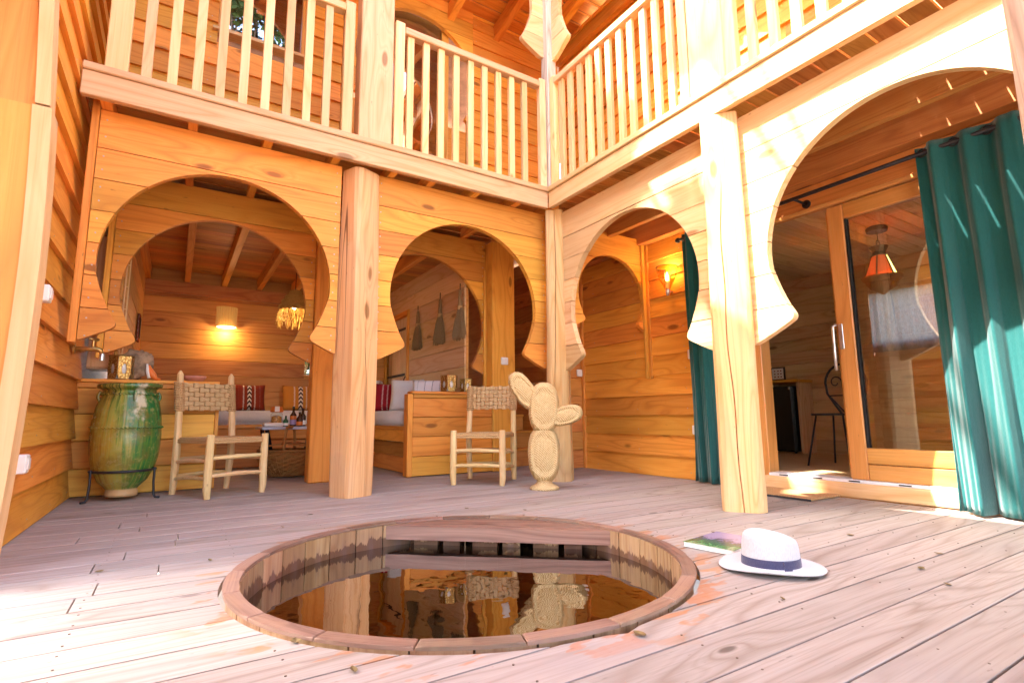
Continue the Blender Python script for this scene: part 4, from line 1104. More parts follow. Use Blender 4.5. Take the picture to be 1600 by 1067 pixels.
# room behind the glass door
rm = thing('guest_room', 'pine lined room seen through the open glass door', 'room', (5.2, 1.6, 0.12))
XF, ZC, ZR = 6.40, 2.22, 0.125
bx('floor', (4.12, XF, -0.6, 4.5, 0.06, ZR), 'room_y', rm, 0)
z = ZR; 
while z < ZC:
    bx('board', (XF, XF+0.02, -0.6, 1.95, z+0.002, min(z+0.147, ZC)), 'room_y', rm, 0.004)
    bx('board', (XF, XF+0.02, 2.75, 4.5, z+0.002, min(z+0.147, ZC)), 'room_y', rm, 0.004)
    if z < 1.2 or z > 1.80: bx('board', (XF, XF+0.02, 1.955, 2.745, z+0.002, min(z+0.147, ZC)), 'room_y', rm, 0.004)
    bx('board', (4.1, XF, 4.5, 4.52, z+0.002, min(z+0.147, ZC)), 'room_x', rm, 0.004)
    bx('board', (4.1, XF, -0.62, -0.6, z+0.002, min(z+0.147, ZC)), 'room_x', rm, 0.004)
    z += 0.15
for d in ((XF+0.024, XF+0.06, -0.7, 1.95, 0.0, 2.3), (XF+0.024, XF+0.06, 2.75, 4.6, 0.0, 2.3), (XF+0.024, XF+0.06, 1.95, 2.75, 0.0, 1.2), (XF+0.024, XF+0.06, 1.95, 2.75, 1.86, 2.3), (4.1, XF+0.06, 4.524, 4.56, 0, 2.3), (4.1, XF+0.06, -0.66, -0.624, 0, 2.3), (4.06, XF+0.06, -0.7, 4.6, ZC+0.025, ZC+0.06)):
    bx('backing', d, 'room_x', rm, 0)
y = -0.6
while y < 4.5: bx('ceiling_board', (4.06, XF+0.03, y, y+0.117, ZC, ZC+0.02), 'room_x', rm, 0.003); y += 0.12
bx('wall_post', (XF-0.05, XF-0.001, 2.86, 3.05, ZR, 1.62), 'room_z', rm)
fr = thing('fridge', 'small black fridge standing in the guest room', 'fridge', (6.2, 3.67, ZR))
bx('body', (6.10, 6.39, 3.515, 3.835, ZR+0.02, 0.90), 'fridge', fr, 0.008)
bx('door', (6.062, 6.098, 3.517, 3.833, ZR+0.02, 0.898), 'fridge', fr, 0.012)
bx('hinge', (6.05, 6.062, 3.525, 3.545, 0.86, 0.89), 'chrome', fr, 0.002)
for y in (3.55, 3.80): link('foot', cyl(BM(), (6.12, y, ZR), 0.015, 0.022, 2, 8), 'rubber', fr)
sh = bx('wall_shelf', (6.05, 6.397, 3.44, 4.10, 0.945, 0.975), 'honey_y', None); tag(sh, 'narrow wooden shelf above the black fridge', 'shelf')
bx('support_panel', (6.12, 6.39, 3.852, 3.885, ZR, 0.943), 'room_z', rm)
bx('support_panel', (6.12, 6.39, 3.45, 3.485, ZR, 0.943), 'room_z', rm)
ck = thing('photo_frame', 'black framed pale card with small dots standing on the shelf', 'frame', (6.15, 3.70, 0.977))
bx('frame', (6.14, 6.16, 3.62, 3.79, 0.977, 1.135), 'iron', ck, 0.003); 
bx('card', (6.136, 6.1385, 3.635, 3.775, 0.992, 1.12), 'paper', ck, 0)
dt = BM()
for y in (3.665, 3.70, 3.742):
    for z in (1.02, 1.055, 1.09): box(dt, 6.1345, 6.1355, y-0.008, y+0.008, z-0.007, z+0.007)
link('dot', dt, 'rust_pillow', ck, kind='stuff')
# wrought iron chair
wc = thing('iron_chair', 'wrought iron chair with a scrolled heart back behind the glass door', 'chair', (5.1, 2.45, ZR))
def wire(nm, pts, r=0.008): link(nm, tube(BM(), [(5.1+p[0], 2.45+p[1], ZR+p[2]) for p in pts], r, 6), 'iron', wc, smooth=True)
def arc(c, r, a0, a1, n=12, y=0.0): return [(y, c[0]+r*math.cos(a0+(a1-a0)*i/n), c[1]+r*math.sin(a0+(a1-a0)*i/n)) for i in range(n+1)]
wire('back_hoop', [(0.0, 0.05, 0.44)]+[(0, 0.10, 0.52), (0, 0.165, 0.63)]+arc((0.0, 0.72), 0.175, 0.05, PI-0.05)+[(0, -0.165, 0.63), (0, -0.10, 0.52), (0, -0.05, 0.44)], 0.010)
for s in (-1, 1):
    wire('scroll', [(0, s*0.02, 0.58), (0, s*0.03, 0.68)]+[(0, s*(0.085-0.055*math.cos(t)*(1-t/9)), 0.73+0.06*math.sin(t)*(1-t/9)) for t in [i*0.5 for i in range(13)]], 0.006)
    wire('back_brace', [(0, s*0.15, 0.61), (0, s*0.02, 0.45)], 0.007)
wire('cross_bar', [(0, 0.155, 0.61), (0, -0.155, 0.61)], 0.007)
link('seat', lathe(BM(), [(0.0, 0.43), (0.20, 0.43), (0.205, 0.44), (0.2, 0.45), (0.0, 0.45)], 24, (5.1-0.19, 2.45, ZR), cap=False), 'iron', wc)
for dx, dy in ((0.0, 0.14), (0.0, -0.14), (-0.36, 0.14), (-0.36, -0.14)): 
    k = 1.25; wire('leg', [(-0.19+(dx+0.19)*0.8, dy*0.8, 0.43), (-0.19+(dx+0.19)*k, dy*k, 0.0)], 0.009)
# lantern of coloured panes
LX, LY = 5.2, 2.11
ln_ = thing('hanging_lantern', 'hexagonal lantern with lit coloured panes hanging in the guest room', 'lamp', (LX, LY, ZC))
link('ceiling_rose', lathe(BM(), [(0.08, 2.175), (0.085, 2.205), (0.07, 2.219)], 20, (LX, LY, 0)), 'iron', ln_)
link('chain', tube(BM(), [(LX, LY, 2.18), (LX, LY, 2.07)], 0.004, 6), 'iron', ln_)
link('ring', tube(BM(), [(LX+0.035*math.cos(2*PI*i/14), LY, 2.065+0.03*math.sin(2*PI*i/14)) for i in range(14)], 0.004, 5, True), 'iron', ln_)
link('crown', lathe(BM(), [(0.055, 2.04), (0.075, 2.035), (0.05, 1.985), (0.06, 1.955), (0.07, 1.95)], 12, (LX, LY, 0)), 'iron', ln_)
def hexring(nm, r0, z0, r1, z1, mats):
    for i in range(6):
        a0, a1 = PI/3*i+0.1, PI/3*(i+1)+0.1
        q = [(LX+r*math.cos(a), LY+r*math.sin(a), z) for r, a, z in ((r0, a0, z0), (r0, a1, z0), (r1, a1, z1), (r1, a0, z1))]
        bm = BM(); vs1 = [bm.verts.new(p) for p in q]; vs2 = [bm.verts.new((LX+(p[0]-LX)*0.97, LY+(p[1]-LY)*0.97, p[2])) for p in q]
        bm.faces.new(vs1); bm.faces.new(vs2[::-1])
        for k in range(4): bm.faces.new((vs1[k], vs1[(k+1) % 4], vs2[(k+1) % 4], vs2[k]))
        link(nm, bm, mats[i % len(mats)], ln_)
        link('rib', tube(BM(), [q[0], q[3]], 0.006, 5), 'iron', ln_)
hexring('pane', 0.125, 1.765, 0.06, 1.952, ['pane_green', 'pane_yellow', 'pane_red', 'pane_red', 'pane_yellow', 'pane_green'])
hexring('lower_pane', 0.105, 1.715, 0.145, 1.76, ['pane_red', 'wicker'])
link('gallery', lathe(BM(), [(0.13, 1.768), (0.158, 1.762), (0.155, 1.745), (0.12, 1.71), (0.125, 1.70), (0.10, 1.665), (0.05, 1.635), (0.02, 1.61), (0.0, 1.60)], 12, (LX, LY, 0), cap=False), 'wicker', ln_)
lamp((LX, LY, 1.86), 42.0, (1.0, 0.84, 0.62), 0.05)
def drape(bm, a0, a1, z0, z1, waves, amp, f, n=150, m=30, flare=0.0):
    """a pleated sheet from a0 to a1; f(a, off, z) gives the point"""
    V = []
    for j in range(m+1):
        t_ = j/m; z = z0+(z1-z0)*t_; row = []
        for i in range(n+1):
            u = i/n; ph = u*waves*2*PI
            k = amp*(1.0-0.30*t_)*(0.7+0.3*math.sin(u*7+1.3+0.6*z))
            q_ = math.sin(ph+0.7*math.sin(3*u+z*0.9)+0.3*math.sin(z*2.3+u*9))
            o_ = k*math.copysign(abs(q_)**0.75, q_)+0.28*k*math.sin(2*ph+1+z*1.3)+0.12*k*math.sin(5*ph+z*2)*(1-t_)
            sway = flare*(1-t_)**2*math.sin(u*5)
            row.append(bm.verts.new(f(a0+(a1-a0)*u+0.012*math.sin(ph*1.0+z*1.4)*(1-t_)+sway*0.3, o_+sway, z)))
        V.append(row)
    for a, b in zip(V, V[1:]):
        for i in range(n): bm.faces.new((a[i], a[i+1], b[i+1], b[i]))
    return bm
gc = thing('net_curtain', 'grey linen curtain over the guest room window', 'curtain', (6.35, 2.35, 1.2))
bm = drape(BM(), 2.02, 2.72, 1.22, 1.86, 7, 0.022, lambda a, o, z: (6.35+o, a, z), 90, 10); link('cloth', bm, 'grey_cloth', gc, smooth=True)

# green curtains and rod
XC = 3.785
rod = thing('curtain_rod', 'black curtain rod above the glass door', 'curtain rod', (XC, 1.7, 2.15))
link('pole', tube(BM(), [(XC, 0.15, 2.15), (XC, 3.12, 2.15)], 0.014, 10), 'iron', rod, smooth=True)
link('finial', tube(BM(), [(XC, 3.12, 2.15), (XC, 3.13, 2.15), (XC, 3.15, 2.15), (XC, 3.165, 2.15)], [0.015, 0.024, 0.022, 0.008], 10), 'iron', rod, smooth=True)
for y in (2.06, 0.35, 3.05):
    b_ = link('bracket', tube(BM(), [(XC, y, 2.15), (3.972, y, 2.15)], 0.010, 8), 'iron', rod, smooth=True)
    link('wall_plate', cyl(BM(), (3.962, y, 2.15), 0.032, 0.009, 0, 16), 'iron', b_)
def curtain(label, y0, y1, waves, amp, group='teal curtains'):
    t = thing('curtain', label, 'curtain', (XC, (y0+y1)/2, 0), group)
    bm = drape(BM(), y0, y1, 0.012, 2.195, waves, amp, lambda a, o, z: (XC+o+0.0, a, z), 190, 40, 0.03)
    o = link('cloth', bm, 'teal', t, smooth=True)
    md = o.modifiers.new('thickness', 'SOLIDIFY'); md.thickness = 0.003
    for k in range(int(waves*2)):
        y = y0+(y1-y0)*(k+0.5)/(waves*2)
        e = link('eyelet', tube(BM(), [(XC+0.0, y+0.024*math.cos(2*PI*i/14), 2.15+0.024*math.sin(2*PI*i/14)) for i in range(14)], 0.005, 6, True), 'iron', t)
        e.rotation_euler.z = 0.0
    return t
curtain('wide teal curtain hanging beside the glass door, sunlit in its lower half', 1.285, 0.42, 5.5, 0.064)
curtain('short gathered teal curtain behind the cracked log post', 3.10, 2.82, 2.5, 0.045)
mt = bx('doormat', (3.56, 3.935, 1.99, 2.55, 0.003, 0.016), 'mat', None, 0.003); tag(mt, 'flat brown coir doormat in front of the threshold', 'mat')
tag(bx('mat_edge', (3.553, 3.5585, 1.99, 2.55, 0.002, 0.014), 'rubber', mt, 0))

# ------------------------------------------------------------------ fittings on the walls
def on_left(y, z): return -0.66+0.036+0.004
tp = thing('water_tap', 'small brass water tap on the left lapped wall', 'tap', (-0.62, 4.70, 1.06))
link('rosette', cyl(BM(), (-0.628, 4.70, 1.06), 0.036, 0.012, 0, 18), 'brass', tp)
link('body', tube(BM(), [(-0.62, 4.70, 1.06), (-0.56, 4.70, 1.062), (-0.50, 4.70, 1.065), (-0.475, 4.70, 1.055), (-0.465, 4.70, 1.03)], [0.014, 0.017, 0.019, 0.016, 0.012], 10), 'brass', tp, smooth=True)
link('spindle', cyl(BM(), (-0.52, 4.70, 1.07), 0.009, 0.06, 2, 10), 'brass', tp)
link('handle', tube(BM(), [(-0.545, 4.67, 1.135), (-0.52, 4.70, 1.128), (-0.495, 4.73, 1.135)], [0.008, 0.011, 0.008], 8), 'brass', tp, smooth=True)
link('outlet', cyl(BM(), (-0.465, 4.70, 0.985), 0.016, 0.045, 2, 12), 'chrome', tp, smooth=False)
def wall_box(name, label, cat, dims, group, rocker_axis):
    o = bx(name, dims, 'white_plastic', None, 0.006); tag(o, label, cat, group)
    x0, x1, y0, y1, z0, z1 = dims
    if rocker_axis == 0: bx('rocker', (x1+0.0005, x1+0.006, y0+0.015, y1-0.015, z0+0.018, z1-0.018), 'white_plastic', o, 0.002)
    elif rocker_axis == 1:
        m = (x0+x1)/2
        bx('rocker', (x0+0.012, m-0.001, y0-0.006, y0-0.0005, z0+0.015, z1-0.015), 'white_plastic', o, 0.002)
        bx('rocker', (m+0.001, x1-0.012, y0-0.006, y0-0.0005, z0+0.015, z1-0.015), 'white_plastic', o, 0.002)
    else: bx('rocker', (x0-0.006, x0-0.0005, y0+0.015, y1-0.015, z0+0.018, z1-0.018), 'white_plastic', o, 0.002)
    return o
wall_box('light_switch', 'white switch box high on the left lapped wall', 'switch', (-0.632, -0.590, 3.53, 3.61, 1.175, 1.262), 'white electric boxes', 0)
wall_box('power_socket', 'white socket box low on the left lapped wall near the deck', 'socket', (-0.632, -0.585, 3.43, 3.51, 0.315, 0.405), 'white electric boxes', 0)
wall_box('light_switch', 'white double switch on the square post beside the stairs', 'switch', (2.975, 3.06, 4.925, 4.949, 1.135, 1.215), 'white electric boxes', 1)
wall_box('light_switch', 'white switch on the narrow return wall behind the corner post', 'switch', (3.86, 3.935, 4.712, 4.738, 1.02, 1.10), 'white electric boxes', 1)
wall_box('light_switch', 'white switch half hidden by the short teal curtain, upper one', 'switch', (3.915, 3.94, 3.13, 3.21, 1.075, 1.16), 'white electric boxes', 2)
wall_box('power_socket', 'white socket half hidden by the short teal curtain, lower one', 'socket', (3.915, 3.94, 3.125, 3.205, 0.40, 0.48), 'white electric boxes', 2)
tm = bx('thermometer_board', (-0.412, -0.392, 6.95, 7.12, 1.42, 1.72), 'rust_pillow', None, 0.004); tag(tm, 'small dark notched rack on the left alcove wall', 'rack')
for i in range(6): bx('notch', (-0.391, -0.387, 6.965+0.025*i, 6.975+0.025*i, 1.46, 1.68), 'dark', tm, 0)
# glass sconce on the lapped wall
s2 = thing('wall_sconce', 'lit glass cone sconce with a candle bulb beside the short teal curtain', 'lamp', (3.90, 3.345, 1.74))
SX, SY = 3.872, 3.36
def cone(bm, prof, n=28): return lathe(bm, prof, n, (SX, SY, 0), cap=False)
link('glass_shade', cone(BM(), [(0.022, 1.745), (0.05, 1.80), (0.088, 1.88), (0.10, 1.965), (0.098, 1.966), (0.085, 1.88), (0.047, 1.80), (0.02, 1.75)]), 'amber_glass', s2, smooth=True)
link('wire_rim', tube(BM(), [(SX+0.10*math.cos(2*PI*i/28), SY+0.10*math.sin(2*PI*i/28), 1.966) for i in range(28)], 0.003, 5, True), 'iron', s2)
link('socket', tube(BM(), [(SX, SY, 1.69), (SX, SY, 1.72), (SX, SY, 1.77), (SX, SY, 1.83)], [0.012, 0.024, 0.022, 0.016], 14), 'chrome', s2, smooth=True)
link('bulb', lathe(BM(), [(0.010, 1.83), (0.018, 1.85), (0.016, 1.88), (0.004, 1.915), (0.0, 1.918)], 14, (SX, SY, 0)), 'bulb', s2, smooth=True)
link('arm', tube(BM(), [(SX, SY, 1.735), (3.945, SY, 1.735)], 0.01, 8), 'chrome', s2)
lamp((SX, SY, 1.94), 0.7, (1.0, 0.66, 0.28), 0.02)

# ------------------------------------------------------------------ glazed jar on its stand
JX, JY = -0.292, 4.88
jar = thing('glazed_jar', 'big green and ochre glazed jar standing in an iron ring', 'jar', (JX, JY, 0))
prof = [(0.075, 0.024), (0.098, 0.026), (0.102, 0.05), (0.094, 0.075), (0.105, 0.088), (0.150, 0.135), (0.188, 0.215), (0.208, 0.30), (0.216, 0.39), (0.2165, 0.455), (0.214, 0.50),
        (0.216, 0.508), (0.216, 0.520), (0.2125, 0.528), (0.206, 0.585), (0.196, 0.650), (0.184, 0.710), (0.172, 0.745), (0.1735, 0.750), (0.1735, 0.760), (0.168, 0.766), (0.163, 0.785), (0.175, 0.795), (0.196, 0.803),
        (0.203, 0.815), (0.200, 0.828), (0.188, 0.836), (0.168, 0.834), (0.155, 0.815), (0.155, 0.76), (0.17, 0.68)]
bm = BM(); lathe(bm, prof, 72, (JX, JY, 0))
for v in bm.verts:
    d = Vector((v.co.x-JX, v.co.y-JY, 0)); a = math.atan2(d.y, d.x)
    if 0.52 < v.co.z < 0.76: d *= 1+0.012*math.sin(a*18)*(1 if v.co.z > 0.54 else 0.3)
    k = 1+0.012*mnoise.noise(Vector((math.cos(a)*1.5, math.sin(a)*1.5, v.co.z*4)))
    v.co.x, v.co.y = JX+d.x*k, JY+d.y*k
    v.co.z += 0.006*math.sin(a+1.0) if v.co.z > 0.7 else 0
link('body', bm, 'glaze', jar, smooth=True)
for z, r in ((0.514, 0.2175), (0.755, 0.1745)):
    tw = []
    for i in range(180):
        a = 2*PI*i/180; tw.append((JX+(r+0.004*math.sin(i*1.9))*math.cos(a), JY+(r+0.004*math.sin(i*1.9))*math.sin(a), z+0.004*math.cos(i*1.9)))
    link('rope_band', tube(BM(), tw, 0.0055, 6, True), 'glaze', jar, smooth=True)
for a in (-1.35, -2.9, 0.2, 1.8):
    c = Vector((JX+0.176*math.cos(a), JY+0.176*math.sin(a), 0)); o_ = Vector((math.cos(a), math.sin(a), 0))
    pts = [c+o_*(0.015*math.sin(PI*i/8))+Vector((0, 0, 0.775-0.075*i/8)) for i in range(9)]
    link('lug_handle', tube(BM(), pts, 0.010, 8), 'glaze', jar, smooth=True)
stn = thing('jar_stand', 'black iron ring stand with three legs under the glazed jar', 'stand', (JX, JY, 0))
link('ring', tube(BM(), [(JX+0.197*math.cos(2*PI*i/44), JY+0.197*math.sin(2*PI*i/44), 0.208) for i in range(44)], 0.009, 8, True), 'iron', stn, smooth=True)
for a in (-2.62, -0.36, 1.2):
    c, s = math.cos(a), math.sin(a)
    pts = [(JX+r*c, JY+r*s, z) for r, z in ((0.203, 0.222), (0.207, 0.20), (0.205, 0.12), (0.212, 0.03), (0.222, 0.010), (0.252, 0.007))]
    link('leg', tube(BM(), pts, 0.008, 8), 'iron', stn, smooth=True)

# ------------------------------------------------------------------ rush seated chairs
def chair(label, x, y, rz, hb=0.93):
    t = thing('rush_chair', label, 'chair', (x, y, 0), 'rush seated chairs', local=True, rotz=rz)
    w, d = 0.215, 0.235
    def stick(nm, pts, rad, n=10, mat='chairwood'):
        return link(nm, tube(BM(), pts, rad, n), mat, t, smooth=False)
    wv = lambda s: rnd.uniform(-s, s)
    for s in (-1, 1):
        stick('front_leg', [(s*(w-0.004), -d, 0), (s*(w+0.002), -d, 0.06), (s*(w+wv(.004)), -d, 0.2), (s*w, -d, 0.34), (s*w, -d, 0.452), (s*w, -d, 0.456)], [0.021, 0.027, 0.029, 0.028, 0.026, 0.020])
        stick('rear_leg', [(s*w*0.98, d+0.03, 0), (s*w*0.98, d+0.015, 0.10), (s*w, d+wv(.004), 0.30), (s*w, d+0.0, 0.45), (s*w*0.98, d+0.02, 0.68), (s*w*0.96, d+0.045, 0.86), (s*w*0.96, d+0.05, hb-0.03), (s*w*0.96, d+0.052, hb)], [0.022, 0.027, 0.029, 0.027, 0.026, 0.025, 0.024, 0.006], 8)
        for z in (0.13, 0.255):
            stick('side_rail', [(s*w, -d, z+0.01), (s*w+wv(.008), 0, z+0.013), (s*w, d, z-0.01)], [0.011, 0.016, 0.011], 8, 'chairwood_x')
    for z in (0.16, 0.285):
        stick('front_rail', [(-w, -d, z), (0, -d-0.004, z+0.006), (w, -d, z+wv(.006))], [0.012, 0.017, 0.012], 8, 'chairwood_x')
        stick('back_rail', [(-w, d+0.01, z-0.02), (0, d+0.01, z-0.015), (w, d+0.01, z-0.02)], [0.012, 0.016, 0.012], 8, 'chairwood_x')
    # rush seat: cords wound round the four rails, meeting on the diagonals
    bm = BM(); N = 15
    for k in range(N):
        f = 1-(k+0.5)/N*0.98
        zz = 0.425-0.010*(1-f); hw, hd = w*f, d*f
        pts = []
        for (ax_, ay), (bx_, by) in (((-hw, -hd), (hw, -hd)), ((hw, -hd), (hw, hd)), ((hw, hd), (-hw, hd)), ((-hw, hd), (-hw, -hd))):
            for q in range(4): pts.append((ax_+(bx_-ax_)*q/4, ay+(by-ay)*q/4, zz+wv(.002)))
        tube(bm, pts, 0.0085, 6, True)
    for k in range(2):
        pts = []
        hw, hd = w+0.004, d+0.004
        for (ax_, ay), (bx_, by) in (((-hw, -hd), (hw, -hd)), ((hw, -hd), (hw, hd)), ((hw, hd), (-hw, hd)), ((-hw, hd), (-hw, -hd))):
            for q in range(4): pts.append((ax_+(bx_-ax_)*q/4, ay+(by-ay)*q/4, 0.414-0.016*k))
        tube(bm, pts, 0.0095, 6, True)
    link('seat', bm, 'rush', t, kind='stuff')
    # plaited back
    nb = BM(); R_, C_ = 6, 9
    z0, z1 = 0.640, 0.860; cw = (2*w*0.95-0.03)/C_; ch = (z1-z0)/R_
    for r in range(R_):
        for c in range(C_):
            xx = -w*0.95+0.015+(c+0.5)*cw; zz = z0+(r+0.5)*ch; yy = d+0.018+0.16*(zz-0.66)
            out = (r+c) % 2
            ww, hh = (cw*0.84, ch*1.10) if out else (cw*1.10, ch*0.78)
            o_ = -0.008 if out else 0.003
            b2 = BM(); box(b2, xx-ww/2, xx+ww/2, yy-0.009+o_, yy+0.009-o_, zz-hh/2, zz+hh/2); 
            bmesh.ops.bevel(b2, geom=list(b2.edges), offset=0.0045, segments=1, affect='EDGES')
            me_ = bpy.data.meshes.new('t'); b2.to_mesh(me_); b2.free(); nb.from_mesh(me_); bpy.data.meshes.remove(me_)
    link('plaited_back', nb, 'rush_back', t, kind='stuff')
    bm = BM()
    for s in (-1, 1):
        for k in range(13):
            zz = z0+0.004+(z1-z0-0.008)*k/12; xx = s*w*0.965; yy = d+0.022+0.155*(zz-0.66)
            tube(bm, [(xx+0.031*math.cos(2*PI*i/12), yy+0.031*math.sin(2*PI*i/12), zz+0.003*math.sin(2*PI*i/12)) for i in range(12)], 0.0092, 5, True)
    link('back_binding', bm, 'rush', t, kind='stuff')
    return t
chair('rush seated wooden chair beside the big green jar, turned to the right', 0.325, 4.80, math.radians(25.5), 0.955)
chair('rush seated wooden chair left of the straw cactus, facing the tub', 2.36, 4.21, math.radians(-44), 0.86)

# ------------------------------------------------------------------ straw cactus
cx, cy = 2.515, 3.52
ca = thing('straw_cactus', 'plaited straw cactus with two arms standing before the corner post', 'decoration', (cx, cy, 0), local=True, rotz=math.radians(-35.5))
def pad_mesh(c, hw, hh, hd, tilt, sc_=1.0):
    """an oval straw pad; outline in x,z, thickness in y, with a raised plaited border"""
    bm = BM(); NT, NP = 44, 34; rows = []
    for j in range(NP+1):
        ph = PI*j/NP; row = []
        for i in range(NT):
            th = 2*PI*i/NT
            r = math.sin(ph); dd = math.cos(ph)
            rim = math.exp(-((r-0.82)/0.12)**2)*0.20-0.06*math.exp(-((r-0.62)/0.05)**2)
            yy = hd*(math.copysign(abs(dd)**0.75, dd)*(0.90)+rim*math.copysign(1, dd)*min(1, abs(dd)*2.2))
            br = 1+0.016*math.sin(26*th+5*ph*3)*(1 if r > 0.2 else 0)+0.012*math.sin(ph*34)
            sn, cs = math.sin(th), math.cos(th)
            x, z = hw*r*br*math.copysign(abs(sn)**0.82, sn), hh*r*br*math.copysign(abs(cs)**0.82, cs)
            x *= 1-0.10*math.cos(th)*0
            xr = x*math.cos(tilt)+z*math.sin(tilt); zr = -x*math.sin(tilt)+z*math.cos(tilt)
            row.append(bm.verts.new((c[0]+xr, c[1]+yy, c[2]+zr)))
        rows.append(row)
    for a, b in zip(rows, rows[1:]):
        for i in range(NT): bm.faces.new((a[i], a[(i+1) % NT], b[(i+1) % NT], b[i]))
    bmesh.ops.remove_doubles(bm, verts=bm.verts, dist=0.0004)
    # loose straw ends
    for k in range(26):
        th = rnd.uniform(0, 2*PI); x, z = hw*math.sin(th), hh*math.cos(th)
        xr = x*math.cos(tilt)+z*math.sin(tilt); zr = -x*math.sin(tilt)+z*math.cos(tilt)
        p = Vector((c[0]+xr*0.98, c[1]+rnd.uniform(-.03, .03), c[2]+zr*0.98)); dr = Vector((xr, rnd.uniform(-.02, .02), zr)).normalized()
        tube(bm, [p, p+dr*rnd.uniform(.008, .02)+Vector((rnd.uniform(-.01, .01), 0, rnd.uniform(-.01, .01)))], 0.0012, 3)
    return bm
link('base', lathe(BM(), [(0.0, 0.0), (0.115, 0.0), (0.118, 0.012), (0.105, 0.025), (0.072, 0.04), (0.058, 0.06), (0.052, 0.075), (0.056, 0.085), (0.05, 0.09)], 36), 'raffia', ca, smooth=True)
link('trunk', pad_mesh((0, 0, 0.275), 0.128, 0.222, 0.098, 0.0), 'raffia', ca, smooth=True)
link('pad', pad_mesh((0.005, -0.01, 0.635), 0.122, 0.205, 0.092, 0.03), 'raffia', ca, smooth=True)
link('arm', pad_mesh((-0.155, 0.0, 0.775), 0.086, 0.172, 0.078, math.radians(-34)), 'raffia', ca, smooth=True)
link('arm', pad_mesh((0.175, -0.02, 0.575), 0.076, 0.142, 0.072, math.radians(76)), 'raffia', ca, smooth=True)

# ------------------------------------------------------------------ hat and book
HX, HY = 1.905, 1.235
ha = thing('white_hat', 'white brimmed hat with a blue-grey ribbon lying on the deck', 'hat', (HX, HY, 0.0), local=True, rotz=math.radians(-44))
bm = BM(); NT = 72; rows = []
prof = [(1.0, 0.012), (1.005, 0.009), (0.97, 0.0065), (0.85, 0.004), (0.70, 0.006), (0.58, 0.009), (0.540, 0.016), (0.532, 0.045), (0.522, 0.080), (0.508, 0.104), (0.475, 0.120), (0.40, 0.128), (0.28, 0.128), (0.16, 0.123), (0.0, 0.120)]
for rr, z in prof:
    row = []
    for i in range(NT):
        a = 2*PI*i/NT; c, s = math.cos(a), math.sin(a)
        x, y = 0.182*rr*c, 0.158*rr*s
        if z > 0.05:
            k = (z-0.05)/0.07
            y *= 1-0.05*k; x *= 1-0.01*k
            zz = z+0.010*k*(-c)-0.016*k*math.exp(-((y)/0.026)**2)*(rr < 0.46)
            if c > 0.2: y *= 1-0.16*k*(c-0.2)
        else:
            zz = z+(0.012*(abs(s)**2)*max(0, rr-0.6)/0.4 if z < 0.02 else 0)+0.003*math.sin(a*3+1)*max(0, rr-0.6)/0.4
        row.append(bm.verts.new((x, y, zz)))
    rows.append(row)
for a, b in zip(rows, rows[1:]):
    for i in range(NT): bm.faces.new((a[i], a[(i+1) % NT], b[(i+1) % NT], b[i]))
bmesh.ops.remove_doubles(bm, verts=bm.verts, dist=0.0002)
o = link('felt', bm, 'hat', ha, smooth=True)
md = o.modifiers.new('thickness', 'SOLIDIFY'); md.thickness = 0.003; md.offset = -1
sd_ = o.modifiers.new('smooth', 'SUBSURF'); sd_.levels = 1; sd_.render_levels = 1
bm = BM(); rows = []
for rr, z in ((0.566, 0.012), (0.560, 0.03), (0.552, 0.047), (0.545, 0.048), (0.52, 0.0485)):
    rows.append([bm.verts.new((0.1825*rr*math.cos(2*PI*i/NT), 0.1585*rr*math.sin(2*PI*i/NT), z)) for i in range(NT)])
for a, b in zip(rows, rows[1:]):
    for i in range(NT): bm.faces.new((a[i], a[(i+1) % NT], b[(i+1) % NT], b[i]))
rbo = link('ribbon', bm, 'ribbon', ha, smooth=True)
bm = BM()
for k, (aa, wd) in enumerate(((-0.95, 0.30),)):
    for i in range(7):
        pass
rows = []
for j, z in enumerate((0.013, 0.030, 0.0465)):
    rows.append([bm.verts.new((0.1825*0.574*math.cos(-1.35+0.30*i/6), 0.1585*0.576*math.sin(-1.35+0.30*i/6), z)) for i in range(7)])
for a, b in zip(rows, rows[1:]):
    for i in range(6): bm.faces.new((a[i], a[i+1], b[i+1], b[i]))
bw_ = link('bow', bm, 'ribbon', ha); md = bw_.modifiers.new('thickness', 'SOLIDIFY'); md.thickness = 0.003
bo = thing('book', 'garden picture book lying on the deck beside the hat', 'book', (1.945, 1.42, 0.0), local=True, rotz=math.radians(9.0))
bx('pages', (0.004, 0.286, 0.004, 0.224, 0.004, 0.020), 'paper', bo, 0)
bx('cover', (0.0, 0.29, 0.0, 0.228, 0.0203, 0.0225), 'cover', bo, 0.0006)
bx('back_cover', (0.0, 0.29, 0.0, 0.228, 0.0015, 0.0037), 'paper', bo, 0.0006)
bx('spine', (0.2905, 0.2925, 0.0, 0.228, 0.0015, 0.0225), 'cover', bo, 0)

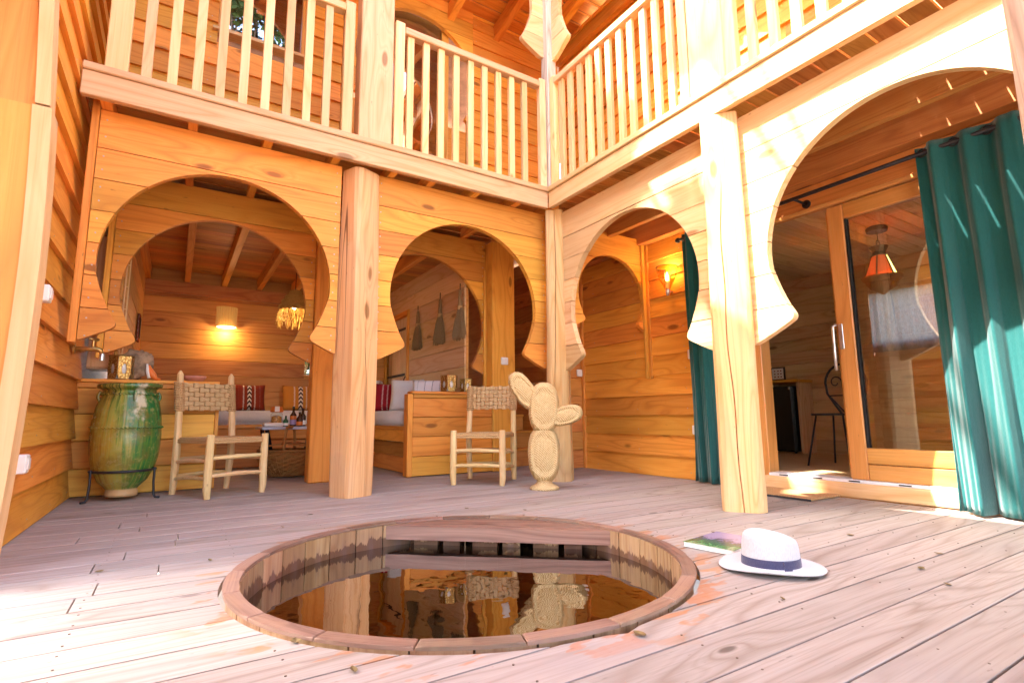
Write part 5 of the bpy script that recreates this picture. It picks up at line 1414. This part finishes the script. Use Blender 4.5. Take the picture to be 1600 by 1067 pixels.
# ------------------------------------------------------------------ lanterns, driftwood, bowl
def brass_lantern(label, x, y, z, r, h, rz, group='embossed brass lanterns'):
    t = thing('brass_lantern', label, 'lantern', (x, y, z), group, local=True, rotz=rz)
    for i in range(6):
        a0, a1 = PI/3*i, PI/3*(i+1)
        p0, p1 = Vector((r*math.cos(a0), r*math.sin(a0), 0)), Vector((r*math.cos(a1), r*math.sin(a1), 0))
        mid = (p0+p1)/2; nrm = mid.normalized(); ex = (p1-p0).normalized(); wdt = (p1-p0).length
        bm = BM(); out = [(-wdt/2+.003, 0.004), (wdt/2-.003, 0.004), (wdt/2-.003, h), (-wdt/2+.003, h)]
        oval = [(0.30*wdt*math.cos(t_)*0.6, h*0.45+0.22*h*math.sin(t_)) for t_ in [2*PI*k/16 for k in range(16)]]
        def PT(q, off): return mid+ex*q[0]+nrm*off+Vector((0, 0, q[1]))
        # plate as a ring of quads between the outline and the oval opening
        ring_o = []
        for q in oval:
            d = Vector((q[0], q[1]-h*0.45)); k = min((wdt/2-.003)/max(abs(d.x), 1e-6), ((h-0.45*h) if d.y > 0 else (0.45*h-.004))/max(abs(d.y), 1e-6))
            ring_o.append((d.x*k, h*0.45+d.y*k))
        V = {}
        for off in (0, -0.003):
            V[off] = ([bm.verts.new(PT(q, off)) for q in ring_o], [bm.verts.new(PT(q, off)) for q in oval])
        for k in range(16):
            k2 = (k+1) % 16
            for off in (0, -0.003): bm.faces.new((V[off][0][k], V[off][0][k2], V[off][1][k2], V[off][1][k]))
            bm.faces.new((V[0][1][k], V[0][1][k2], V[-0.003][1][k2], V[-0.003][1][k]))
            bm.faces.new((V[0][0][k], V[0][0][k2], V[-0.003][0][k2], V[-0.003][0][k]))
        link('panel', bm, 'embossed', t)
    link('candle_glass', lathe(BM(), [(r*0.72, 0.004), (r*0.74, h*0.9), (r*0.70, h*0.9), (r*0.68, 0.01)], 18), 'candle', t, smooth=True)
    for z_ in (0.002, h+0.001):
        link('rim', tube(BM(), [(r*math.cos(PI/3*i), r*math.sin(PI/3*i), z_) for i in range(6)], 0.004, 5, True), 'brass', t)
    return t
brass_lantern('larger brass lantern on the counter behind the right chair', 2.385, 5.01, 0.831, 0.092, 0.165, 0.95)
brass_lantern('smaller brass lantern on the counter close to the chair back', 2.585, 5.015, 0.831, 0.070, 0.135, 0.9)
brass_lantern('brass lantern on the half wall above the green jar', -0.385, 5.232, 0.886, 0.090, 0.185, 0.30)
dw_ = BM(); bmesh.ops.create_icosphere(dw_, subdivisions=4, radius=1.0)
for v in dw_.verts:
    p = v.co.copy(); k = 1+0.35*mnoise.noise(p*1.7+Vector((3, 1, 2)))+0.16*mnoise.noise(p*5)+0.07*mnoise.noise(p*13)
    v.co = Vector((p.x*0.105*k-0.30+0.02*p.z, p.y*0.05*k+5.285+0.0, 0.886+0.13+p.z*0.13*k))
tag(link('driftwood', dw_, 'rock', None, smooth=True, origin=(-0.30, 5.285, 0.886)), 'rough piece of pale driftwood behind the lantern on the half wall', 'driftwood')
sb = thing('shell_ornament', 'orange and white curved ornament beside the lantern on the half wall', 'ornament', (-0.17, 5.235, 0.886))
link('body', tube(BM(), [(-0.205, 5.235, 1.01), (-0.195, 5.235, 0.97), (-0.175, 5.235, 0.93), (-0.150, 5.235, 0.900), (-0.12, 5.235, 0.8955)], [0.008, 0.02, 0.028, 0.014, 0.006], 12), 'orange_label', sb, smooth=True)
link('crest', tube(BM(), [(-0.218, 5.225, 1.02), (-0.212, 5.225, 0.96), (-0.198, 5.225, 0.905)], [0.006, 0.014, 0.012], 10), 'paper', sb, smooth=True)
bl = BM(); lathe(bl, [(0.045, 0.0), (0.06, 0.004), (0.085, 0.028), (0.088, 0.045), (0.083, 0.045), (0.078, 0.03), (0.05, 0.012), (0.0, 0.010)], 32, (0.12, 5.235, 0.8865), cap=False)
tag(link('clay_bowl', bl, 'clay', None, smooth=True, origin=(0.12, 5.235, 0.8865)), 'shallow pink clay bowl on the half wall above the left chair back', 'bowl')

# ------------------------------------------------------------------ leaves and twigs on the boards
leaf_labels = ['dry leaf on the deck just behind the far rim of the tub', 'dry leaf between the tub and the straw cactus', 'dry leaf on the deck towards the cracked log post', 'dry leaf by the near rim of the tub', 'dry leaf right of the hat brim', 'dry leaf on the open boards in front of the hat', 'dry leaf between the tub rim and the hat', 'dry leaf on the boards before the threshold', 'dry leaf left of the tub near the siding', 'dry leaf at the near left of the tub rim', 'dry leaf between the tub and the left chair', 'dry leaf behind the tub towards the right chair', 'dry leaf beside the far corner of the book', 'dry leaf farthest right on the open deck', 'dry leaf in front of the left chair', 'dry leaf close to the left lapped wall', 'dry leaf behind the hat', 'dry leaf on the rim side stain left of the tub']
spots = [(1.32, 2.92), (1.75, 2.66), (1.85, 2.80), (1.06, 1.07), (2.35, 0.93), (2.20, 0.80), (1.62, 1.02), (2.72, 1.35), (0.16, 2.55), (0.30, 1.52), (0.52, 3.1), (1.58, 3.05), (1.94, 1.86), (2.65, 0.98), (0.72, 3.4), (-0.2, 2.6), (2.25, 1.75), (0.38, 1.28)]
for i, (x, y) in enumerate(spots):
    L = rnd.uniform(0.018, 0.045); wl = L*rnd.uniform(0.16, 0.4); a = rnd.uniform(0, PI)
    bm = BM(); pts = []
    for k in range(9):
        u = k/8; pts.append((u-0.5, math.sin(PI*u)**0.8))
    up_ = [bm.verts.new((p*L, q*wl, 0.002+0.006*(q*0.6+p*p*2))) for p, q in pts]; dn = [bm.verts.new((p*L, -q*wl, 0.002+0.006*(q*0.3+p*p*2))) for p, q in pts[1:-1]]
    md_ = [bm.verts.new((p*L, 0, 0.0015+0.006*p*p*2)) for p, q in pts[1:-1]]
    for k in range(len(md_)-1):
        bm.faces.new((md_[k], md_[k+1], up_[k+2], up_[k+1])); bm.faces.new((dn[k], dn[k+1], md_[k+1], md_[k]))
    bm.faces.new((up_[0], md_[0], up_[1])); bm.faces.new((up_[0], dn[0], md_[0])); bm.faces.new((up_[-1], up_[-2], md_[-1])); bm.faces.new((up_[-1], md_[-1], dn[-1]))
    o = link('fallen_leaf', bm, 'leaf_dry', None); o.location = (x, y, 0.0005); o.rotation_euler.z = a
    tag(o, leaf_labels[i], 'leaf', 'dry leaves scattered on the deck')

# ------------------------------------------------------------------ unseen rest of the house, put in to shade the court
fg = thing('front_gallery', 'unseen front gallery floor over the camera, added to shade the near deck', 'gallery', (0.5, -1.3, 2.6))  # unseen slab added to keep the foreground boards darker
for i in range(17): bx('floor_board', (-0.6, 3.9, -2.2+0.148*i, -2.06+0.148*i, 2.642, 2.664), 'red_x', fg, 0)
for i in range(7): bx('joist', (-0.5+i*0.7, -0.43+i*0.7, -2.2, 0.29, 2.54, 2.64), 'honey_y', fg, 0)
lr = thing('left_roof', 'unseen tiled roof over the left wing, placed to shade the court', 'roof', (-2.2, 3.3, 5.6))
bm = prism(BM(), [(-0.35, 5.62), (-3.8, 6.7), (-3.8, 6.85), (-0.35, 5.77)], 1, -2.4, 8.2); link('tiles', bm, 'tile', lr)  # unseen; eave and length chosen for the shadow on deck and facade
bx('wing_wall', (-3.7, -0.80, 8.0, 8.1, 0, 5.6), 'honey_x', lr, 0)

# ------------------------------------------------------------------ trees
def tree(label, x, y, h, clumps, n_leaf, seed, size=0.16):
    r_ = random.Random(seed)
    t = thing('tree', label, 'tree', (x, y, -1.2), 'trees round the house')
    bm = BM(); top = Vector((x, y, h*0.62))
    pts = [(x+0.12*math.sin(i*1.3), y+0.1*math.cos(i*1.7), -1.2+(h*0.62+1.2)*i/7) for i in range(8)]
    tube(bm, pts, [0.26-0.02*i for i in range(8)], 10); link('trunk', bm, 'bark', t, smooth=True)
    bm = BM()
    for c in clumps:
        s = Vector(pts[4+r_.randrange(3)]); e = Vector(c[:3]); m = (s+e)/2+Vector((r_.uniform(-.3, .3), r_.uniform(-.3, .3), -0.2))
        tube(bm, [s, m, e], [0.09, 0.055, 0.02], 6)
    link('limb', bm, 'bark', t, smooth=True, kind='stuff')
    verts, faces = [], []
    for c in clumps:
        cr = c[3]
        for k in range(n_leaf):
            d = Vector((r_.gauss(0, 1), r_.gauss(0, 1), r_.gauss(0, 0.8))); d = d.normalized()*cr*(r_.random()**0.45)
            p = Vector(c[:3])+d
            u = Vector((r_.gauss(0, 1), r_.gauss(0, 1), r_.gauss(0, .5))).normalized(); v = u.orthogonal().normalized()
            v = (v+u.cross(v)*r_.uniform(-1, 1)).normalized(); s = size*r_.uniform(0.6, 1.3)
            i0 = len(verts); verts += [p-u*s*0.5, p+v*s*0.22, p+u*s*0.5, p-v*s*0.22]; faces.append((i0, i0+1, i0+2, i0+3))
    me = bpy.data.meshes.new('crown'); b0 = Vector((x, y, -1.2))
    me.from_pydata([tuple(v-b0) for v in verts], [], faces); me.materials.append(M['leaf'])
    o = bpy.data.objects.new('crown', me); COL.objects.link(o); o.parent = t
    return t
def blob(cs, r, n, seed):
    q = random.Random(seed); out = []
    for k in range(n):
        d = Vector((q.gauss(0, 1), q.gauss(0, 1), q.gauss(0, 1))).normalized()*(q.random()**0.4)
        out.append((cs[0]+d.x*r[0], cs[1]+d.y*r[1], cs[2]+d.z*r[2], q.uniform(0.45, 0.8)))
    return out
tree('big broad tree shading the court from the left', -3.4, 1.0, 9.5, [(-2.75+0.12*math.sin(k*2.1), 0.4+0.42*k, 8.0+0.35*math.sin(k*1.3), 0.55) for k in range(11)]+[(-5.35+0.35*math.sin(k*2.4), 2.2+0.38*k, 8.0+0.3*math.cos(k*1.9), 0.34) for k in range(6)]+[(-0.75+0.5*math.sin(k*2.2), 3.05+0.36*k, 8.0+0.3*math.cos(k*1.3), 0.28) for k in range(4)]+[(-3.7+0.3*math.sin(k*1.7), -1.2+0.5*k, 8.1+0.3*math.cos(k), 0.6) for k in range(5)]+[c for c in blob((-1.0, 6.4, 8.0), (2.2, 1.7, 0.9), 26, 4) if c[1]-0.24*c[2] > 3.15], 260, 11, 0.2)
tree('leafy tree standing in front of the house', 1.5, -9.5, 20.0, blob((0.0, -9.5, 15.0), (4.2, 1.6, 3.6), 80, 5), 240, 12, 0.26)
tree('leafy tree beyond the front right of the house', 8.5, -8.0, 10.0, blob((8.0, -8.0, 7.0), (2.6, 1.8, 3.2), 36, 6), 260, 13, 0.22)
tree('bushy tree beyond the left wing', -6.5, 5.5, 6.0, blob((-6.0, 5.6, 2.2), (1.3, 1.6, 1.9), 22, 7), 260, 14, 0.18)
tree('bushy tree behind the alcove', 1.9, 11.0, 6.0, blob((1.9, 10.6, 2.0), (1.7, 1.0, 1.7), 48, 8), 260, 15, 0.18)
